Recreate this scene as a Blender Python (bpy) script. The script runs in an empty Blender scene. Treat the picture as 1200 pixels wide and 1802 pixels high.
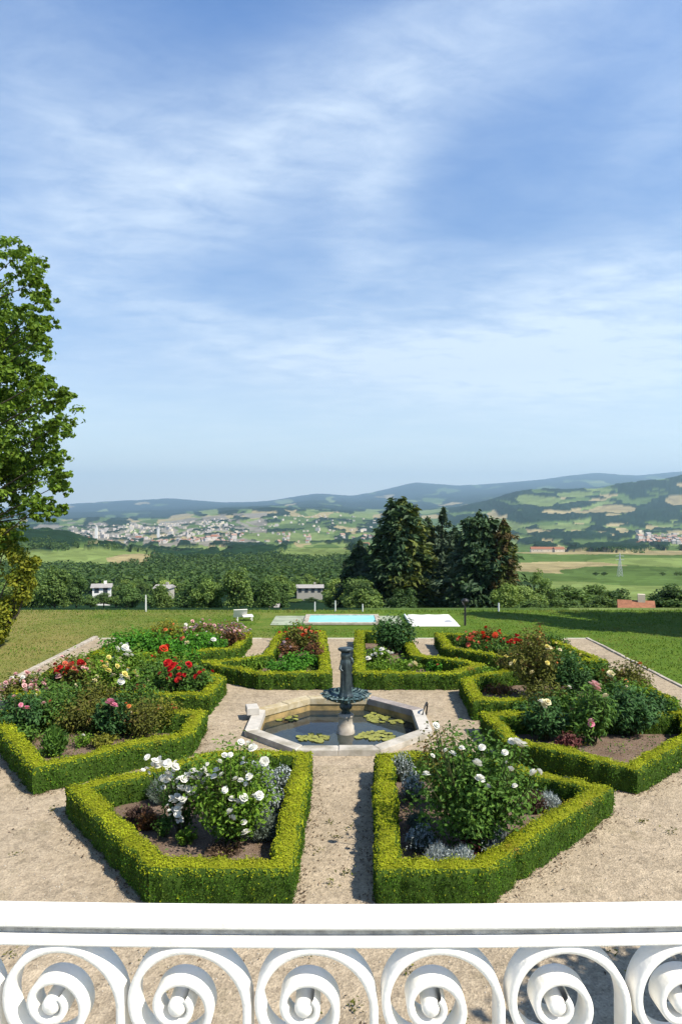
import bpy, math, random
import numpy as np
from mathutils import Vector, Matrix

# ---------------------------------------------------------------- camera, sky, sun, exposure
SC = bpy.context.scene
COL = SC.collection
CZ, F = 4.5, 1210.0                      # eye height above the garden, focal length in photo pixels

cam_d = bpy.data.cameras.new("camera")
cam = bpy.data.objects.new("camera", cam_d)
COL.objects.link(cam)
cam.location = (0, 0, CZ)
cam.rotation_euler = (math.radians(90), 0, 0)
cam_d.sensor_fit = 'VERTICAL'
cam_d.sensor_height = 36.0
cam_d.lens = F / 1802.0 * 36.0
cam_d.clip_start = 0.05
cam_d.clip_end = 60000
SC.camera = cam

SUN_EL, SUN_AZ = 50.0, 122.0
w = bpy.data.worlds.new("World")
SC.world = w
w.use_nodes = True
NT = w.node_tree
for n in list(NT.nodes):
    NT.nodes.remove(n)


def N(nt, typ, **kw):
    n = nt.nodes.new(typ)
    for k, v in kw.items():
        if k.startswith('i_'):
            key = k[2:]
            key = int(key) if key.isdigit() else key.replace('_', ' ')
            n.inputs[key].default_value = v
        else:
            setattr(n, k, v)
    return n


def mathn(nt, op, a, b=None, c=None, clamp=False):
    n = nt.nodes.new('ShaderNodeMath')
    n.operation = op
    n.use_clamp = clamp
    for i, v in enumerate((a, b, c)):
        if v is None:
            continue
        if isinstance(v, (int, float)):
            n.inputs[i].default_value = v
        else:
            nt.links.new(v, n.inputs[i])
    return n.outputs[0]


def ramp(nt, fac, stops, interp='LINEAR'):
    n = nt.nodes.new('ShaderNodeValToRGB')
    n.color_ramp.interpolation = interp
    els = n.color_ramp.elements
    while len(els) < len(stops):
        els.new(0.5)
    for e, (p, c) in zip(els, stops):
        e.position = p
        e.color = (c, c, c, 1) if isinstance(c, (int, float)) else (*c, 1)
    if fac is not None:
        nt.links.new(fac, n.inputs['Fac'])
    return n.outputs['Color']


def mixc(nt, fac, a, b, mode='MIX'):
    n = nt.nodes.new('ShaderNodeMix')
    n.data_type = 'RGBA'
    n.blend_type = mode
    for sock, v in ((n.inputs['Factor'], fac), (n.inputs[6], a), (n.inputs[7], b)):
        if isinstance(v, (int, float)):
            sock.default_value = v
        elif isinstance(v, (tuple, list)):
            sock.default_value = (*v, 1)
        else:
            nt.links.new(v, sock)
    return n.outputs[2]


sky = N(NT, 'ShaderNodeTexSky', sky_type='NISHITA', sun_disc=False)
sky.sun_elevation = math.radians(SUN_EL)
sky.sun_rotation = math.radians(SUN_AZ)
sky.altitude = 400
sky.air_density = 1.0
sky.dust_density = 0.6
sky.ozone_density = 1.5
tc = N(NT, 'ShaderNodeTexCoord')
sep = N(NT, 'ShaderNodeSeparateXYZ')
NT.links.new(tc.outputs['Generated'], sep.inputs[0])
zc = mathn(NT, 'MAXIMUM', sep.outputs[2], 0.0)
den = mathn(NT, 'ADD', zc, 0.10)
cu = mathn(NT, 'DIVIDE', sep.outputs[0], den)
cv = mathn(NT, 'DIVIDE', sep.outputs[1], den)
cmb = N(NT, 'ShaderNodeCombineXYZ')
NT.links.new(cu, cmb.inputs[0])
NT.links.new(cv, cmb.inputs[1])


def cirrus(scale, rot, stretch, loc, detail, rough, dist):
    mp = N(NT, 'ShaderNodeMapping')
    mp.inputs['Rotation'].default_value = (0, 0, rot)
    mp.inputs['Scale'].default_value = (scale, scale * stretch, scale)
    mp.inputs['Location'].default_value = loc
    NT.links.new(cmb.outputs[0], mp.inputs[0])
    nz = N(NT, 'ShaderNodeTexNoise')
    nz.inputs['Scale'].default_value = 1.0
    nz.inputs['Detail'].default_value = detail
    nz.inputs['Roughness'].default_value = rough
    nz.inputs['Distortion'].default_value = dist
    NT.links.new(mp.outputs[0], nz.inputs['Vector'])
    return nz.outputs['Fac']


c1 = cirrus(2.0, -0.55, 1.5, (3.2, 1.4, 0), 6, 0.58, 0.25)      # broad veils
c2 = cirrus(5.0, -0.5, 1.7, (0.4, 5.1, 0), 8, 0.62, 0.30)      # fibres
m1 = ramp(NT, c1, [(0.34, 0.0), (0.72, 1.0)])
m2 = ramp(NT, c2, [(0.22, 0.0), (0.80, 1.0)])


def lump(x, z, wx, wz, rot=0.0):
    """a soft bank of cloud round one direction of the sky"""
    v = Vector((x, 1, z)).normalized()
    sx = Vector((0, 0, 1)).cross(v).normalized() * -1
    up = sx.cross(v).normalized()
    c_, s_ = math.cos(rot), math.sin(rot)
    ea, eb = (sx * c_ + up * s_) / wx, (up * c_ - sx * s_) / wz
    q = None
    for e in (ea, eb):
        d = N(NT, 'ShaderNodeVectorMath', operation='DOT_PRODUCT')
        NT.links.new(tc.outputs['Generated'], d.inputs[0])
        d.inputs[1].default_value = e
        p_ = mathn(NT, 'POWER', d.outputs['Value'], 2.0)
        q = p_ if q is None else mathn(NT, 'ADD', q, p_)
    fwd = mathn(NT, 'GREATER_THAN', sep.outputs[1], 0.0)
    return mathn(NT, 'MULTIPLY', mathn(NT, 'POWER', 2.718, mathn(NT, 'MULTIPLY', q, -1.0)), fwd)


veil = mathn(NT, 'MULTIPLY', m1, mathn(NT, 'ADD', mathn(NT, 'MULTIPLY', m2, 0.8), 0.2))
banks = None
for (x, z, wx, wz, rot, amt) in [(0.18, 0.68, 0.24, 0.08, 0.35, 0.52), (-0.10, 0.55, 0.18, 0.07, 0.5, 0.32), (-0.33, 0.44, 0.24, 0.09, 0.35, 0.50), (-0.42, 0.62, 0.12, 0.12, 0.2, 0.30),
                                 (0.38, 0.31, 0.24, 0.075, 0.05, 0.75), (0.03, 0.37, 0.10, 0.07, 0.7, 0.38), (0.05, 0.48, 0.06, 0.035, 0.4, 0.30), (-0.24, 0.29, 0.20, 0.030, -0.12, 0.42),
                                 (0.05, 0.225, 0.40, 0.045, 0.0, 0.50), (0.30, 0.20, 0.25, 0.05, 0.0, 0.40), (0.50, 0.60, 0.10, 0.08, 0.5, 0.25)]:
    b = mathn(NT, 'MULTIPLY', lump(x, z, wx, wz, rot), amt)
    banks = b if banks is None else mathn(NT, 'ADD', banks, b)
fib = mathn(NT, 'ADD', mathn(NT, 'MULTIPLY', m2, 0.85), 0.30)
cl = mathn(NT, 'ADD', mathn(NT, 'MULTIPLY', veil, 0.20), mathn(NT, 'MULTIPLY', banks, fib))
# thin haze of high cloud towards the horizon
hz = ramp(NT, zc, [(0.0, 0.92), (0.10, 0.66), (0.26, 0.15), (0.6, 0.02)])
cl = mathn(NT, 'MINIMUM', mathn(NT, 'ADD', cl, hz), 0.90)
hs = N(NT, 'ShaderNodeHueSaturation')
hs.inputs['Saturation'].default_value = 1.22
NT.links.new(sky.outputs[0], hs.inputs['Color'])
blue = mixc(NT, 1.0, hs.outputs[0], ramp(NT, zc, [(0.0, (0.84, 0.82, 0.82)), (0.12, (0.78, 0.84, 0.92)), (0.35, (0.80, 0.96, 1.14)), (0.58, (0.95, 1.14, 1.38)), (0.85, (0.40, 0.52, 0.70))]), 'MULTIPLY')
skym = mixc(NT, cl, blue, (5.7, 6.5, 7.4))
skym = mixc(NT, 1.0, skym, ramp(NT, zc, [(0.0, (1.65, 1.50, 1.22)), (0.09, (1.28, 1.24, 1.10)), (0.2, (1.0, 1.0, 1.0))]), 'MULTIPLY')
bg = N(NT, 'ShaderNodeBackground')
bg.inputs['Strength'].default_value = 0.094
NT.links.new(skym, bg.inputs['Color'])
wo = N(NT, 'ShaderNodeOutputWorld')
NT.links.new(bg.outputs[0], wo.inputs['Surface'])

el, az = math.radians(SUN_EL), math.radians(SUN_AZ)
SUNV = Vector((math.sin(az) * math.cos(el), math.cos(az) * math.cos(el), math.sin(el)))
sd = bpy.data.lights.new("sun", 'SUN')
sd.energy = 5.0
sd.angle = math.radians(0.53)
sd.color = (1.0, 0.93, 0.80)
sun = bpy.data.objects.new("sun", sd)
COL.objects.link(sun)
sun.rotation_euler = SUNV.to_track_quat('Z', 'Y').to_euler()
sun.location = (20, -5, 30)

SC.view_settings.view_transform = 'Standard'
SC.view_settings.look = 'None'
SC.view_settings.exposure = 0.74
SC.view_settings.gamma = 1.0
SC.render.engine = 'CYCLES'
SC.cycles.use_denoising = True
SC.cycles.max_bounces = 6
SC.cycles.volume_bounces = 0
SC.cycles.transparent_max_bounces = 8
SC.cycles.caustics_reflective = False
SC.cycles.caustics_refractive = False

rng = np.random.default_rng(7)
random.seed(7)


# ---------------------------------------------------------------- helpers
def at(px, py, z=0.0):
    """point of the plane at height z seen at photo pixel (px, py)"""
    Y = (CZ - z) * F / (py - 900.0)
    return np.array([(px - 600.0) / F * Y, Y, z])


def on(px, py, Y):
    """point at depth Y seen at photo pixel (px, py)"""
    return np.array([(px - 600.0) / F * Y, Y, CZ - (py - 900.0) / F * Y])


def hash2(ix, iy, seed):
    h = (ix.astype(np.int64) * 374761393 + iy.astype(np.int64) * 668265263 + seed * 974711) & 0x7fffffff
    h = ((h ^ (h >> 13)) * 1274126177) & 0x7fffffff
    h = ((h ^ (h >> 16)) * 1911520717) & 0x7fffffff
    return (h & 0xffff) / 65535.0


def vnoise(x, y, seed=0):
    x = np.asarray(x, float)
    y = np.asarray(y, float)
    ix, iy = np.floor(x), np.floor(y)
    fx, fy = x - ix, y - iy
    fx = fx * fx * (3 - 2 * fx)
    fy = fy * fy * (3 - 2 * fy)
    a, b = hash2(ix, iy, seed), hash2(ix + 1, iy, seed)
    c, d = hash2(ix, iy + 1, seed), hash2(ix + 1, iy + 1, seed)
    return (a * (1 - fx) + b * fx) * (1 - fy) + (c * (1 - fx) + d * fx) * fy


def fbm(x, y, seed=0, oct=4):
    s, a, t = 0, 0.5, 0
    for k in range(oct):
        s = s + a * vnoise(np.asarray(x) * 2 ** k, np.asarray(y) * 2 ** k, seed + k * 17)
        t += a
        a *= 0.5
    return s / t


class MB:
    def __init__(s):
        s.V, s.F, s.M, s.n, s.S = [], [], [], 0, []

    def add(s, V, Fc, m=0, smooth=False):
        V = np.asarray(V, float).reshape(-1, 3)
        Fc = np.asarray(Fc, np.int64)
        s.V.append(V)
        s.F.append(Fc + s.n)
        s.M.append(np.full(len(Fc), m, np.int32))
        s.S.append(np.full(len(Fc), smooth, bool))
        s.n += len(V)
        return s

    def mesh(s, name, mats):
        me = bpy.data.meshes.new(name)
        V = np.concatenate(s.V)
        me.vertices.add(len(V))
        me.vertices.foreach_set('co', V.astype(np.float32).ravel())
        cnt = np.concatenate([np.full(len(f), f.shape[1], np.int32) for f in s.F])
        idx = np.concatenate([f.ravel() for f in s.F]).astype(np.int32)
        me.loops.add(len(idx))
        me.loops.foreach_set('vertex_index', idx)
        me.polygons.add(len(cnt))
        st = np.concatenate([[0], np.cumsum(cnt)[:-1]]).astype(np.int32)
        me.polygons.foreach_set('loop_start', st)
        me.polygons.foreach_set('material_index', np.concatenate(s.M))
        me.polygons.foreach_set('use_smooth', np.concatenate(s.S))
        for m in (mats if isinstance(mats, (list, tuple)) else [mats]):
            me.materials.append(m)
        me.update(calc_edges=True)
        me.validate()
        return me

    def obj(s, name, mats, parent=None, loc=None):
        return link(name, s.mesh(name, mats), parent, loc)

    # --- shapes
    def box(s, c, size, m=0, rz=0.0, bevel=0.0):
        cx, cy, cz = c
        sx, sy, sz = [v / 2 for v in size]
        if bevel > 0:
            b = bevel
            prof = [(-sz, -b), (-sz + b, 0), (sz - b, 0), (sz, -b)]
            V = []
            for z, o in prof:
                V += [(-sx - o if False else -(sx + o), -(sy + o), z), (sx + o, -(sy + o), z), (sx + o, sy + o, z), (-(sx + o), sy + o, z)]
            Fq = [(3, 2, 1, 0)]
            for k in range(3):
                for j in range(4):
                    Fq.append((4 * k + j, 4 * k + (j + 1) % 4, 4 * k + 4 + (j + 1) % 4, 4 * k + 4 + j))
            Fq.append((12, 13, 14, 15))
        else:
            V = [(x, y, z) for z in (-sz, sz) for (x, y) in ((-sx, -sy), (sx, -sy), (sx, sy), (-sx, sy))]
            Fq = [(3, 2, 1, 0), (4, 5, 6, 7), (0, 1, 5, 4), (1, 2, 6, 5), (2, 3, 7, 6), (3, 0, 4, 7)]
        V = np.array(V, float)
        ca, sa = math.cos(rz), math.sin(rz)
        V = np.stack([V[:, 0] * ca - V[:, 1] * sa + cx, V[:, 0] * sa + V[:, 1] * ca + cy, V[:, 2] + cz], 1)
        return s.add(V, Fq, m)

    def lathe(s, prof, c=(0, 0, 0), n=24, m=0, flute=None, smooth=True):
        prof = np.array(prof, float)
        a = np.linspace(0, 2 * math.pi, n, endpoint=False)
        V = []
        for i, (r, z) in enumerate(prof):
            rr = r * np.ones(n)
            if flute is not None:
                rr = r * flute(a, z)
            V.append(np.stack([c[0] + rr * np.cos(a), c[1] + rr * np.sin(a), np.full(n, c[2] + z)], 1))
        V = np.concatenate(V)
        k = len(prof)
        i, j = np.meshgrid(np.arange(k - 1), np.arange(n), indexing='ij')
        j2 = (j + 1) % n
        Fq = np.stack([i * n + j, i * n + j2, (i + 1) * n + j2, (i + 1) * n + j], -1).reshape(-1, 4)
        s.add(V, Fq, m, smooth)
        return s

    def tube(s, P, R, n=7, m=0, cap=True):
        P = np.array(P, float)
        R = np.ones(len(P)) * np.array(R, float)
        k = len(P)
        T = np.gradient(P, axis=0)
        T /= np.linalg.norm(T, axis=1)[:, None] + 1e-9
        up = np.where(np.abs(T[:, 2:3]) > 0.9, np.array([[1.0, 0, 0]]), np.array([[0, 0, 1.0]]))
        A = np.cross(T, up)
        A /= np.linalg.norm(A, axis=1)[:, None] + 1e-9
        B = np.cross(T, A)
        a = np.linspace(0, 2 * math.pi, n, endpoint=False)
        V = P[:, None, :] + R[:, None, None] * (A[:, None, :] * np.cos(a)[None, :, None] + B[:, None, :] * np.sin(a)[None, :, None])
        V = V.reshape(-1, 3)
        i, j = np.meshgrid(np.arange(k - 1), np.arange(n), indexing='ij')
        j2 = (j + 1) % n
        Fq = np.stack([i * n + j, i * n + j2, (i + 1) * n + j2, (i + 1) * n + j], -1).reshape(-1, 4)
        s.add(V, Fq, m, True)
        return s

    def poly_prism(s, poly, z0, z1, m=0, bev=0.0):
        """extruded convex polygon (counter-clockwise)"""
        P = np.array(poly, float)[:, :2]
        k = len(P)
        c = P.mean(0)
        rings = [(P, z0), (P, z1)]
        if bev > 0:
            Pi = P + (c - P) / (np.linalg.norm(c - P, axis=1)[:, None]) * bev * 1.4
            rings = [(P, z0), (P, z1 - bev), (Pi, z1)]
        V = np.concatenate([np.c_[r, np.full(k, z)] for r, z in rings])
        for q in range(len(rings) - 1):
            s_F = [(q * k + j, q * k + (j + 1) % k, (q + 1) * k + (j + 1) % k, (q + 1) * k + j) for j in range(k)]
            if q == 0:
                s.add(V, s_F, m)
                base = s.n - len(V)
            else:
                s.F.append(np.array(s_F) + base)
                s.M.append(np.full(len(s_F), m, np.int32))
                s.S.append(np.zeros(len(s_F), bool))
        top = np.array([[(len(rings) - 1) * k + j for j in range(k)]]) + base
        bot = np.array([[k - 1 - j for j in range(k)]]) + base
        for f in (top, bot):
            s.F.append(f)
            s.M.append(np.full(1, m, np.int32))
            s.S.append(np.zeros(1, bool))
        return s

    def leaves(s, C, Nn, size, aspect=0.6, m=0, fold=0.12, T=None, g=rng):
        C = np.asarray(C, float)
        n = len(C)
        if n == 0:
            return s
        Nn = np.asarray(Nn, float)
        Nn = Nn / (np.linalg.norm(Nn, axis=1)[:, None] + 1e-9)
        if T is None:
            T = g.normal(size=(n, 3))
        T = T - Nn * (T * Nn).sum(1)[:, None]
        T /= np.linalg.norm(T, axis=1)[:, None] + 1e-9
        B = np.cross(Nn, T)
        L = (np.asarray(size) * (0.65 + 0.7 * g.random(n)))[:, None]
        W = L * aspect * 0.5
        p0 = C - T * L * 0.5
        p2 = C + T * L * 0.5 - Nn * L * fold
        p1 = C + B * W + Nn * L * fold
        p3 = C - B * W + Nn * L * fold
        V = np.stack([p0, p1, p2, p3], 1).reshape(-1, 3)
        s.add(V, np.arange(4 * n).reshape(-1, 4), m)
        return s

    def blades(s, base, tip, wd, m=0, bend=0.15, g=rng):
        """grass-like blades: two tapering quads from base to tip"""
        base, tip = np.asarray(base, float), np.asarray(tip, float)
        n = len(base)
        d = tip - base
        side = np.cross(d, g.normal(size=(n, 3)))
        side /= np.linalg.norm(side, axis=1)[:, None] + 1e-9
        ln = np.linalg.norm(d, axis=1)[:, None]
        midp = base + d * 0.55 + np.array([0, 0, 1.0]) * ln * bend
        w_ = np.asarray(wd) * np.ones((n, 1)) * 0.5
        V = np.stack([base - side * w_, base + side * w_, midp + side * w_ * 0.8, midp - side * w_ * 0.8, tip], 1).reshape(-1, 3)
        o = np.arange(n)[:, None] * 5
        s.add(V, np.concatenate([o + np.array([[0, 1, 2, 3]])]), m)
        base_n = s.n - 5 * n
        t3 = o + np.array([[3, 2, 4]]) + base_n
        s.F.append(t3)
        s.M.append(np.full(n, m, np.int32))
        s.S.append(np.zeros(n, bool))
        return s


def link(name, me, parent=None, loc=None):
    o = bpy.data.objects.new(name, me)
    COL.objects.link(o)
    if parent is not None:
        o.parent = parent
    if loc is not None:
        o.location = loc
    return o


def tag(o, label=None, cat=None, group=None, kind=None):
    if label:
        o['label'] = label
    if cat:
        o['category'] = cat
    if group:
        o['group'] = group
    if kind:
        o['kind'] = kind
    return o


def thing(name, label, cat, loc=(0, 0, 0), rz=0.0, group=None):
    o = link(name, None, None, loc)
    o.rotation_euler = (0, 0, rz)
    return tag(o, label, cat, group)


def copy_tree(o, parent=None):
    c = o.copy()
    COL.objects.link(c)
    if parent is not None:
        c.parent = parent
    for ch in [x for x in o.children]:
        copy_tree(ch, c)
    return c


# ---------------------------------------------------------------- materials
def newmat(name):
    m = bpy.data.materials.new(name)
    m.use_nodes = True
    nt = m.node_tree
    for n in list(nt.nodes):
        nt.nodes.remove(n)
    out = nt.nodes.new('ShaderNodeOutputMaterial')
    return m, nt, out


def pos(nt, scale=1.0, obj=False):
    if obj:
        t = nt.nodes.new('ShaderNodeTexCoord')
        src = t.outputs['Object']
    else:
        t = nt.nodes.new('ShaderNodeNewGeometry')
        src = t.outputs['Position']
    return src


def noise(nt, vec, scale, detail=4, rough=0.55, dist=0.0, out='Fac'):
    n = nt.nodes.new('ShaderNodeTexNoise')
    n.inputs['Scale'].default_value = scale
    n.inputs['Detail'].default_value = detail
    n.inputs['Roughness'].default_value = rough
    n.inputs['Distortion'].default_value = dist
    nt.links.new(vec, n.inputs['Vector'])
    return n.outputs[out]


def bump(nt, h, strength, dist, prev=None):
    b = nt.nodes.new('ShaderNodeBump')
    b.inputs['Strength'].default_value = strength
    b.inputs['Distance'].default_value = dist
    nt.links.new(h, b.inputs['Height'])
    if prev is not None:
        nt.links.new(prev, b.inputs['Normal'])
    return b.outputs[0]


def principled(nt, out, col, rough=0.8, spec=0.3, nrm=None, metal=0.0):
    p = nt.nodes.new('ShaderNodeBsdfPrincipled')
    if isinstance(col, (tuple, list)):
        p.inputs['Base Color'].default_value = (*col, 1)
    else:
        nt.links.new(col, p.inputs['Base Color'])
    if isinstance(rough, (int, float)):
        p.inputs['Roughness'].default_value = rough
    else:
        nt.links.new(rough, p.inputs['Roughness'])
    p.inputs['Specular IOR Level'].default_value = spec
    p.inputs['Metallic'].default_value = metal
    if nrm is not None:
        nt.links.new(nrm, p.inputs['Normal'])
    nt.links.new(p.outputs[0], out.inputs['Surface'])
    return p


def leafmat(name, dark, light, trans=0.25, patch=None, patch_scale=1.5, patch_at=(0.62, 0.72), rough=0.6, spec=0.18, extra=None, per_tree=False, mottle=(0.72, 1.22)):
    """leaf colour differs leaf by leaf (random per island) and in slow patches"""
    m, nt, out = newmat(name)
    g = nt.nodes.new('ShaderNodeNewGeometry')
    stops = [(0.0, dark), (0.75, light), (1.0, extra or light)]
    col = ramp(nt, g.outputs['Random Per Island'], stops)
    nz = noise(nt, g.outputs['Position'], patch_scale * 1.7, 3)
    col = mixc(nt, 1.0, col, ramp(nt, nz, [(0.3, mottle[0]), (0.7, mottle[1])]), 'MULTIPLY')
    if per_tree:
        oi_ = nt.nodes.new('ShaderNodeObjectInfo')
        col = mixc(nt, 1.0, col, ramp(nt, oi_.outputs['Random'], [(0.0, (0.45, 0.52, 0.52)), (0.4, (0.78, 0.84, 0.8)), (0.75, (1.05, 1.02, 0.92)), (1.0, (1.25, 1.15, 1.0))]), 'MULTIPLY')
    if patch is not None:
        nz2 = noise(nt, g.outputs['Position'], patch_scale, 3)
        col = mixc(nt, ramp(nt, nz2, [(patch_at[0], 0.0), (patch_at[1], 0.85)]), col, patch)
    p = nt.nodes.new('ShaderNodeBsdfPrincipled')
    nt.links.new(col, p.inputs['Base Color'])
    p.inputs['Roughness'].default_value = rough
    p.inputs['Specular IOR Level'].default_value = spec
    tr = nt.nodes.new('ShaderNodeBsdfTranslucent')
    nt.links.new(mixc(nt, 1.0, col, (1.25, 1.2, 0.6), 'MULTIPLY'), tr.inputs['Color'])
    mx = nt.nodes.new('ShaderNodeMixShader')
    mx.inputs[0].default_value = trans
    nt.links.new(p.outputs[0], mx.inputs[1])
    nt.links.new(tr.outputs[0], mx.inputs[2])
    nt.links.new(mx.outputs[0], out.inputs['Surface'])
    return m


def plain(name, col, rough=0.6, spec=0.3, var=0.15, scale=8.0, bmp=0.0, bscale=40.0, metal=0.0, col2=None):
    m, nt, out = newmat(name)
    P = pos(nt)
    nz = noise(nt, P, scale, 5)
    if col2 is None:
        col2 = tuple(c * (1 - var * 2) for c in col)
    c = ramp(nt, nz, [(0.3, col2), (0.65, col)])
    nr = None
    if bmp > 0:
        nr = bump(nt, noise(nt, P, bscale, 4), bmp, 0.01)
    principled(nt, out, c, rough, spec, nr, metal)
    return m


M = {}
# hedges: box leaves, fresh yellow-green shoots on top
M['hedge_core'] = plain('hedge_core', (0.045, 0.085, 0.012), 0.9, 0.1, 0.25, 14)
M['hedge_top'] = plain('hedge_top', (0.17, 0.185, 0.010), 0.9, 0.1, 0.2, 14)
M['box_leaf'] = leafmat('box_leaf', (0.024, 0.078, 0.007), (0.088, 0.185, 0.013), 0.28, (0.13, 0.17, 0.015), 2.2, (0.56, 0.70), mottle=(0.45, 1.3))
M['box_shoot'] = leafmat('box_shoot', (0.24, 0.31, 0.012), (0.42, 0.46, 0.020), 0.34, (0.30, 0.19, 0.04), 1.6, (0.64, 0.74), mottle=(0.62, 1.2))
# garden plants
M['rose_leaf'] = leafmat('rose_leaf', (0.030, 0.082, 0.014), (0.105, 0.200, 0.032), 0.28)
M['lime_leaf'] = leafmat('lime_leaf', (0.060, 0.135, 0.014), (0.170, 0.285, 0.030), 0.32)
M['bright_leaf'] = leafmat('bright_leaf', (0.030, 0.120, 0.012), (0.090, 0.260, 0.022), 0.3)
M['dark_leaf'] = leafmat('dark_leaf', (0.016, 0.052, 0.014), (0.058, 0.135, 0.034), 0.22)
M['olive_leaf'] = leafmat('olive_leaf', (0.060, 0.070, 0.014), (0.150, 0.160, 0.028), 0.25, (0.14, 0.07, 0.03), 3.0, (0.55, 0.7))
M['yellow_leaf'] = leafmat('yellow_leaf', (0.090, 0.110, 0.014), (0.230, 0.230, 0.028), 0.28)
M['russet_leaf'] = leafmat('russet_leaf', (0.075, 0.030, 0.020), (0.190, 0.095, 0.035), 0.2)
M['burgundy_leaf'] = leafmat('burgundy_leaf', (0.060, 0.018, 0.018), (0.150, 0.050, 0.045), 0.2)
M['silver_leaf'] = leafmat('silver_leaf', (0.26, 0.30, 0.30), (0.48, 0.53, 0.53), 0.1)
M['sage_leaf'] = leafmat('sage_leaf', (0.085, 0.115, 0.085), (0.19, 0.235, 0.19), 0.15)
M['dead_leaf'] = leafmat('dead_leaf', (0.05, 0.034, 0.022), (0.16, 0.105, 0.065), 0.1)
M['brown_leaf'] = leafmat('brown_leaf', (0.05, 0.030, 0.024), (0.13, 0.08, 0.06), 0.1)
M['stem'] = plain('stem', (0.07, 0.075, 0.03), 0.8, 0.2)
M['straw'] = leafmat('straw', (0.26, 0.22, 0.13), (0.45, 0.38, 0.24), 0.15)
# trees
M['bark'] = plain('bark', (0.10, 0.085, 0.065), 0.95, 0.1, 0.3, 3.0, 0.6, 12)
M['plane_leaf'] = leafmat('plane_leaf', (0.045, 0.105, 0.014), (0.170, 0.265, 0.030), 0.40)
M['gold_leaf'] = leafmat('gold_leaf', (0.075, 0.120, 0.012), (0.26, 0.27, 0.026), 0.38)
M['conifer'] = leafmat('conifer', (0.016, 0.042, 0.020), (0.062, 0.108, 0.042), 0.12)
M['conifer_sunlit'] = leafmat('conifer_sunlit', (0.040, 0.068, 0.018), (0.135, 0.160, 0.036), 0.15)  # lit copy of the conifer needles: sunlight put into the colour
M['cedar_blue'] = leafmat('cedar_blue', (0.030, 0.058, 0.032), (0.088, 0.128, 0.070), 0.12)
M['conifer_rust'] = leafmat('conifer_rust', (0.050, 0.042, 0.018), (0.135, 0.095, 0.034), 0.12)
M['wood_leaf_dark'] = leafmat('wood_leaf_dark', (0.050, 0.105, 0.030), (0.150, 0.235, 0.066), 0.34, None, 0.1, per_tree=True)
M['wood_leaf_mid'] = leafmat('wood_leaf_mid', (0.080, 0.145, 0.036), (0.210, 0.300, 0.078), 0.34, None, 0.1, per_tree=True)
M['wood_leaf_pale'] = leafmat('wood_leaf_pale', (0.110, 0.175, 0.050), (0.280, 0.370, 0.110), 0.34, None, 0.1, per_tree=True)
M['grass'] = leafmat('grass', (0.050, 0.115, 0.010), (0.120, 0.185, 0.018), 0.2, (0.22, 0.175, 0.055), 0.30, (0.50, 0.70))
# stone, metal, paint
M['limestone'] = plain('limestone', (0.44, 0.395, 0.335), 0.85, 0.2, 0.2, 6.0, 0.35, 45, col2=(0.26, 0.225, 0.18))
M['terrace_stone'] = plain('terrace_stone', (0.33, 0.37, 0.27), 0.85, 0.2, 0.2, 2.0)
M['pale_stone'] = plain('pale_stone', (0.50, 0.47, 0.42), 0.85, 0.2, 0.1, 6.0, 0.3, 45)
M['grey_stone'] = plain('grey_stone', (0.33, 0.29, 0.27), 0.85, 0.2, 0.2, 5.0, 0.4, 45)
M['lichen_stone'] = plain('lichen_stone', (0.40, 0.28, 0.12), 0.9, 0.15, 0.25, 5.0, 0.4, 30, col2=(0.14, 0.12, 0.06))
M['lichen_rim'] = plain('lichen_rim', (0.48, 0.42, 0.30), 0.9, 0.15, 0.2, 5.0, 0.4, 30, col2=(0.32, 0.25, 0.13))
M['mossy_stone'] = plain('mossy_stone', (0.17, 0.10, 0.045), 0.9, 0.15, 0.25, 14.0, 0.4, 30, col2=(0.10, 0.05, 0.02))
M['pond_stone'] = plain('pond_stone', (0.47, 0.435, 0.38), 0.85, 0.2, 0.2, 3.2, 0.6, 30, col2=(0.22, 0.20, 0.15))
M['bronze'] = plain('bronze', (0.060, 0.085, 0.085), 0.42, 0.5, 0.2, 9.0, 0.3, 30, 0.35, col2=(0.022, 0.032, 0.040))
M['verdigris'] = plain('verdigris', (0.10, 0.17, 0.17), 0.5, 0.4, 0.2, 14.0, 0.3, 40, 0.1, col2=(0.022, 0.038, 0.048))
M['white_paint'] = plain('white_paint', (0.87, 0.845, 0.79), 0.45, 0.35, 0.02, 30.0, 0.14, 120, col2=(0.80, 0.77, 0.71))
M['groove_shade'] = plain('groove_shade', (0.50, 0.48, 0.45), 0.8, 0.2, 0.2, 45.0, 0.3, 150, col2=(0.22, 0.21, 0.20))  # shade of the groove under the handrail, put into the colour
M['town_wall'] = plain('town_wall', (0.52, 0.47, 0.43), 0.8, 0.2, 0.05, 1.0)
M['town_roof'] = plain('town_roof', (0.38, 0.24, 0.18), 0.85, 0.2, 0.1, 1.0)
M['country_plaster'] = plain('country_plaster', (0.36, 0.34, 0.29), 0.8, 0.2, 0.05, 1.0)
M['white_plaster'] = plain('white_plaster', (0.72, 0.70, 0.66), 0.8, 0.2, 0.05, 1.0)
M['cream_plaster'] = plain('cream_plaster', (0.62, 0.54, 0.42), 0.8, 0.2, 0.05, 1.0)
M['roof_tile'] = plain('roof_tile', (0.32, 0.14, 0.08), 0.85, 0.2, 0.2, 3.0)
M['pale_roof'] = plain('pale_roof', (0.34, 0.32, 0.30), 0.8, 0.2, 0.1, 2.0)
M['window_glass'] = plain('window_glass', (0.04, 0.05, 0.06), 0.2, 0.5, 0.1)
M['dark_metal'] = plain('dark_metal', (0.02, 0.02, 0.02), 0.5, 0.4)
M['pole_white'] = plain('pole_white', (0.60, 0.62, 0.60), 0.6, 0.3, 0.05)
M['pylon_metal'] = plain('pylon_metal', (0.45, 0.47, 0.50), 0.6, 0.3, 0.05)
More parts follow.
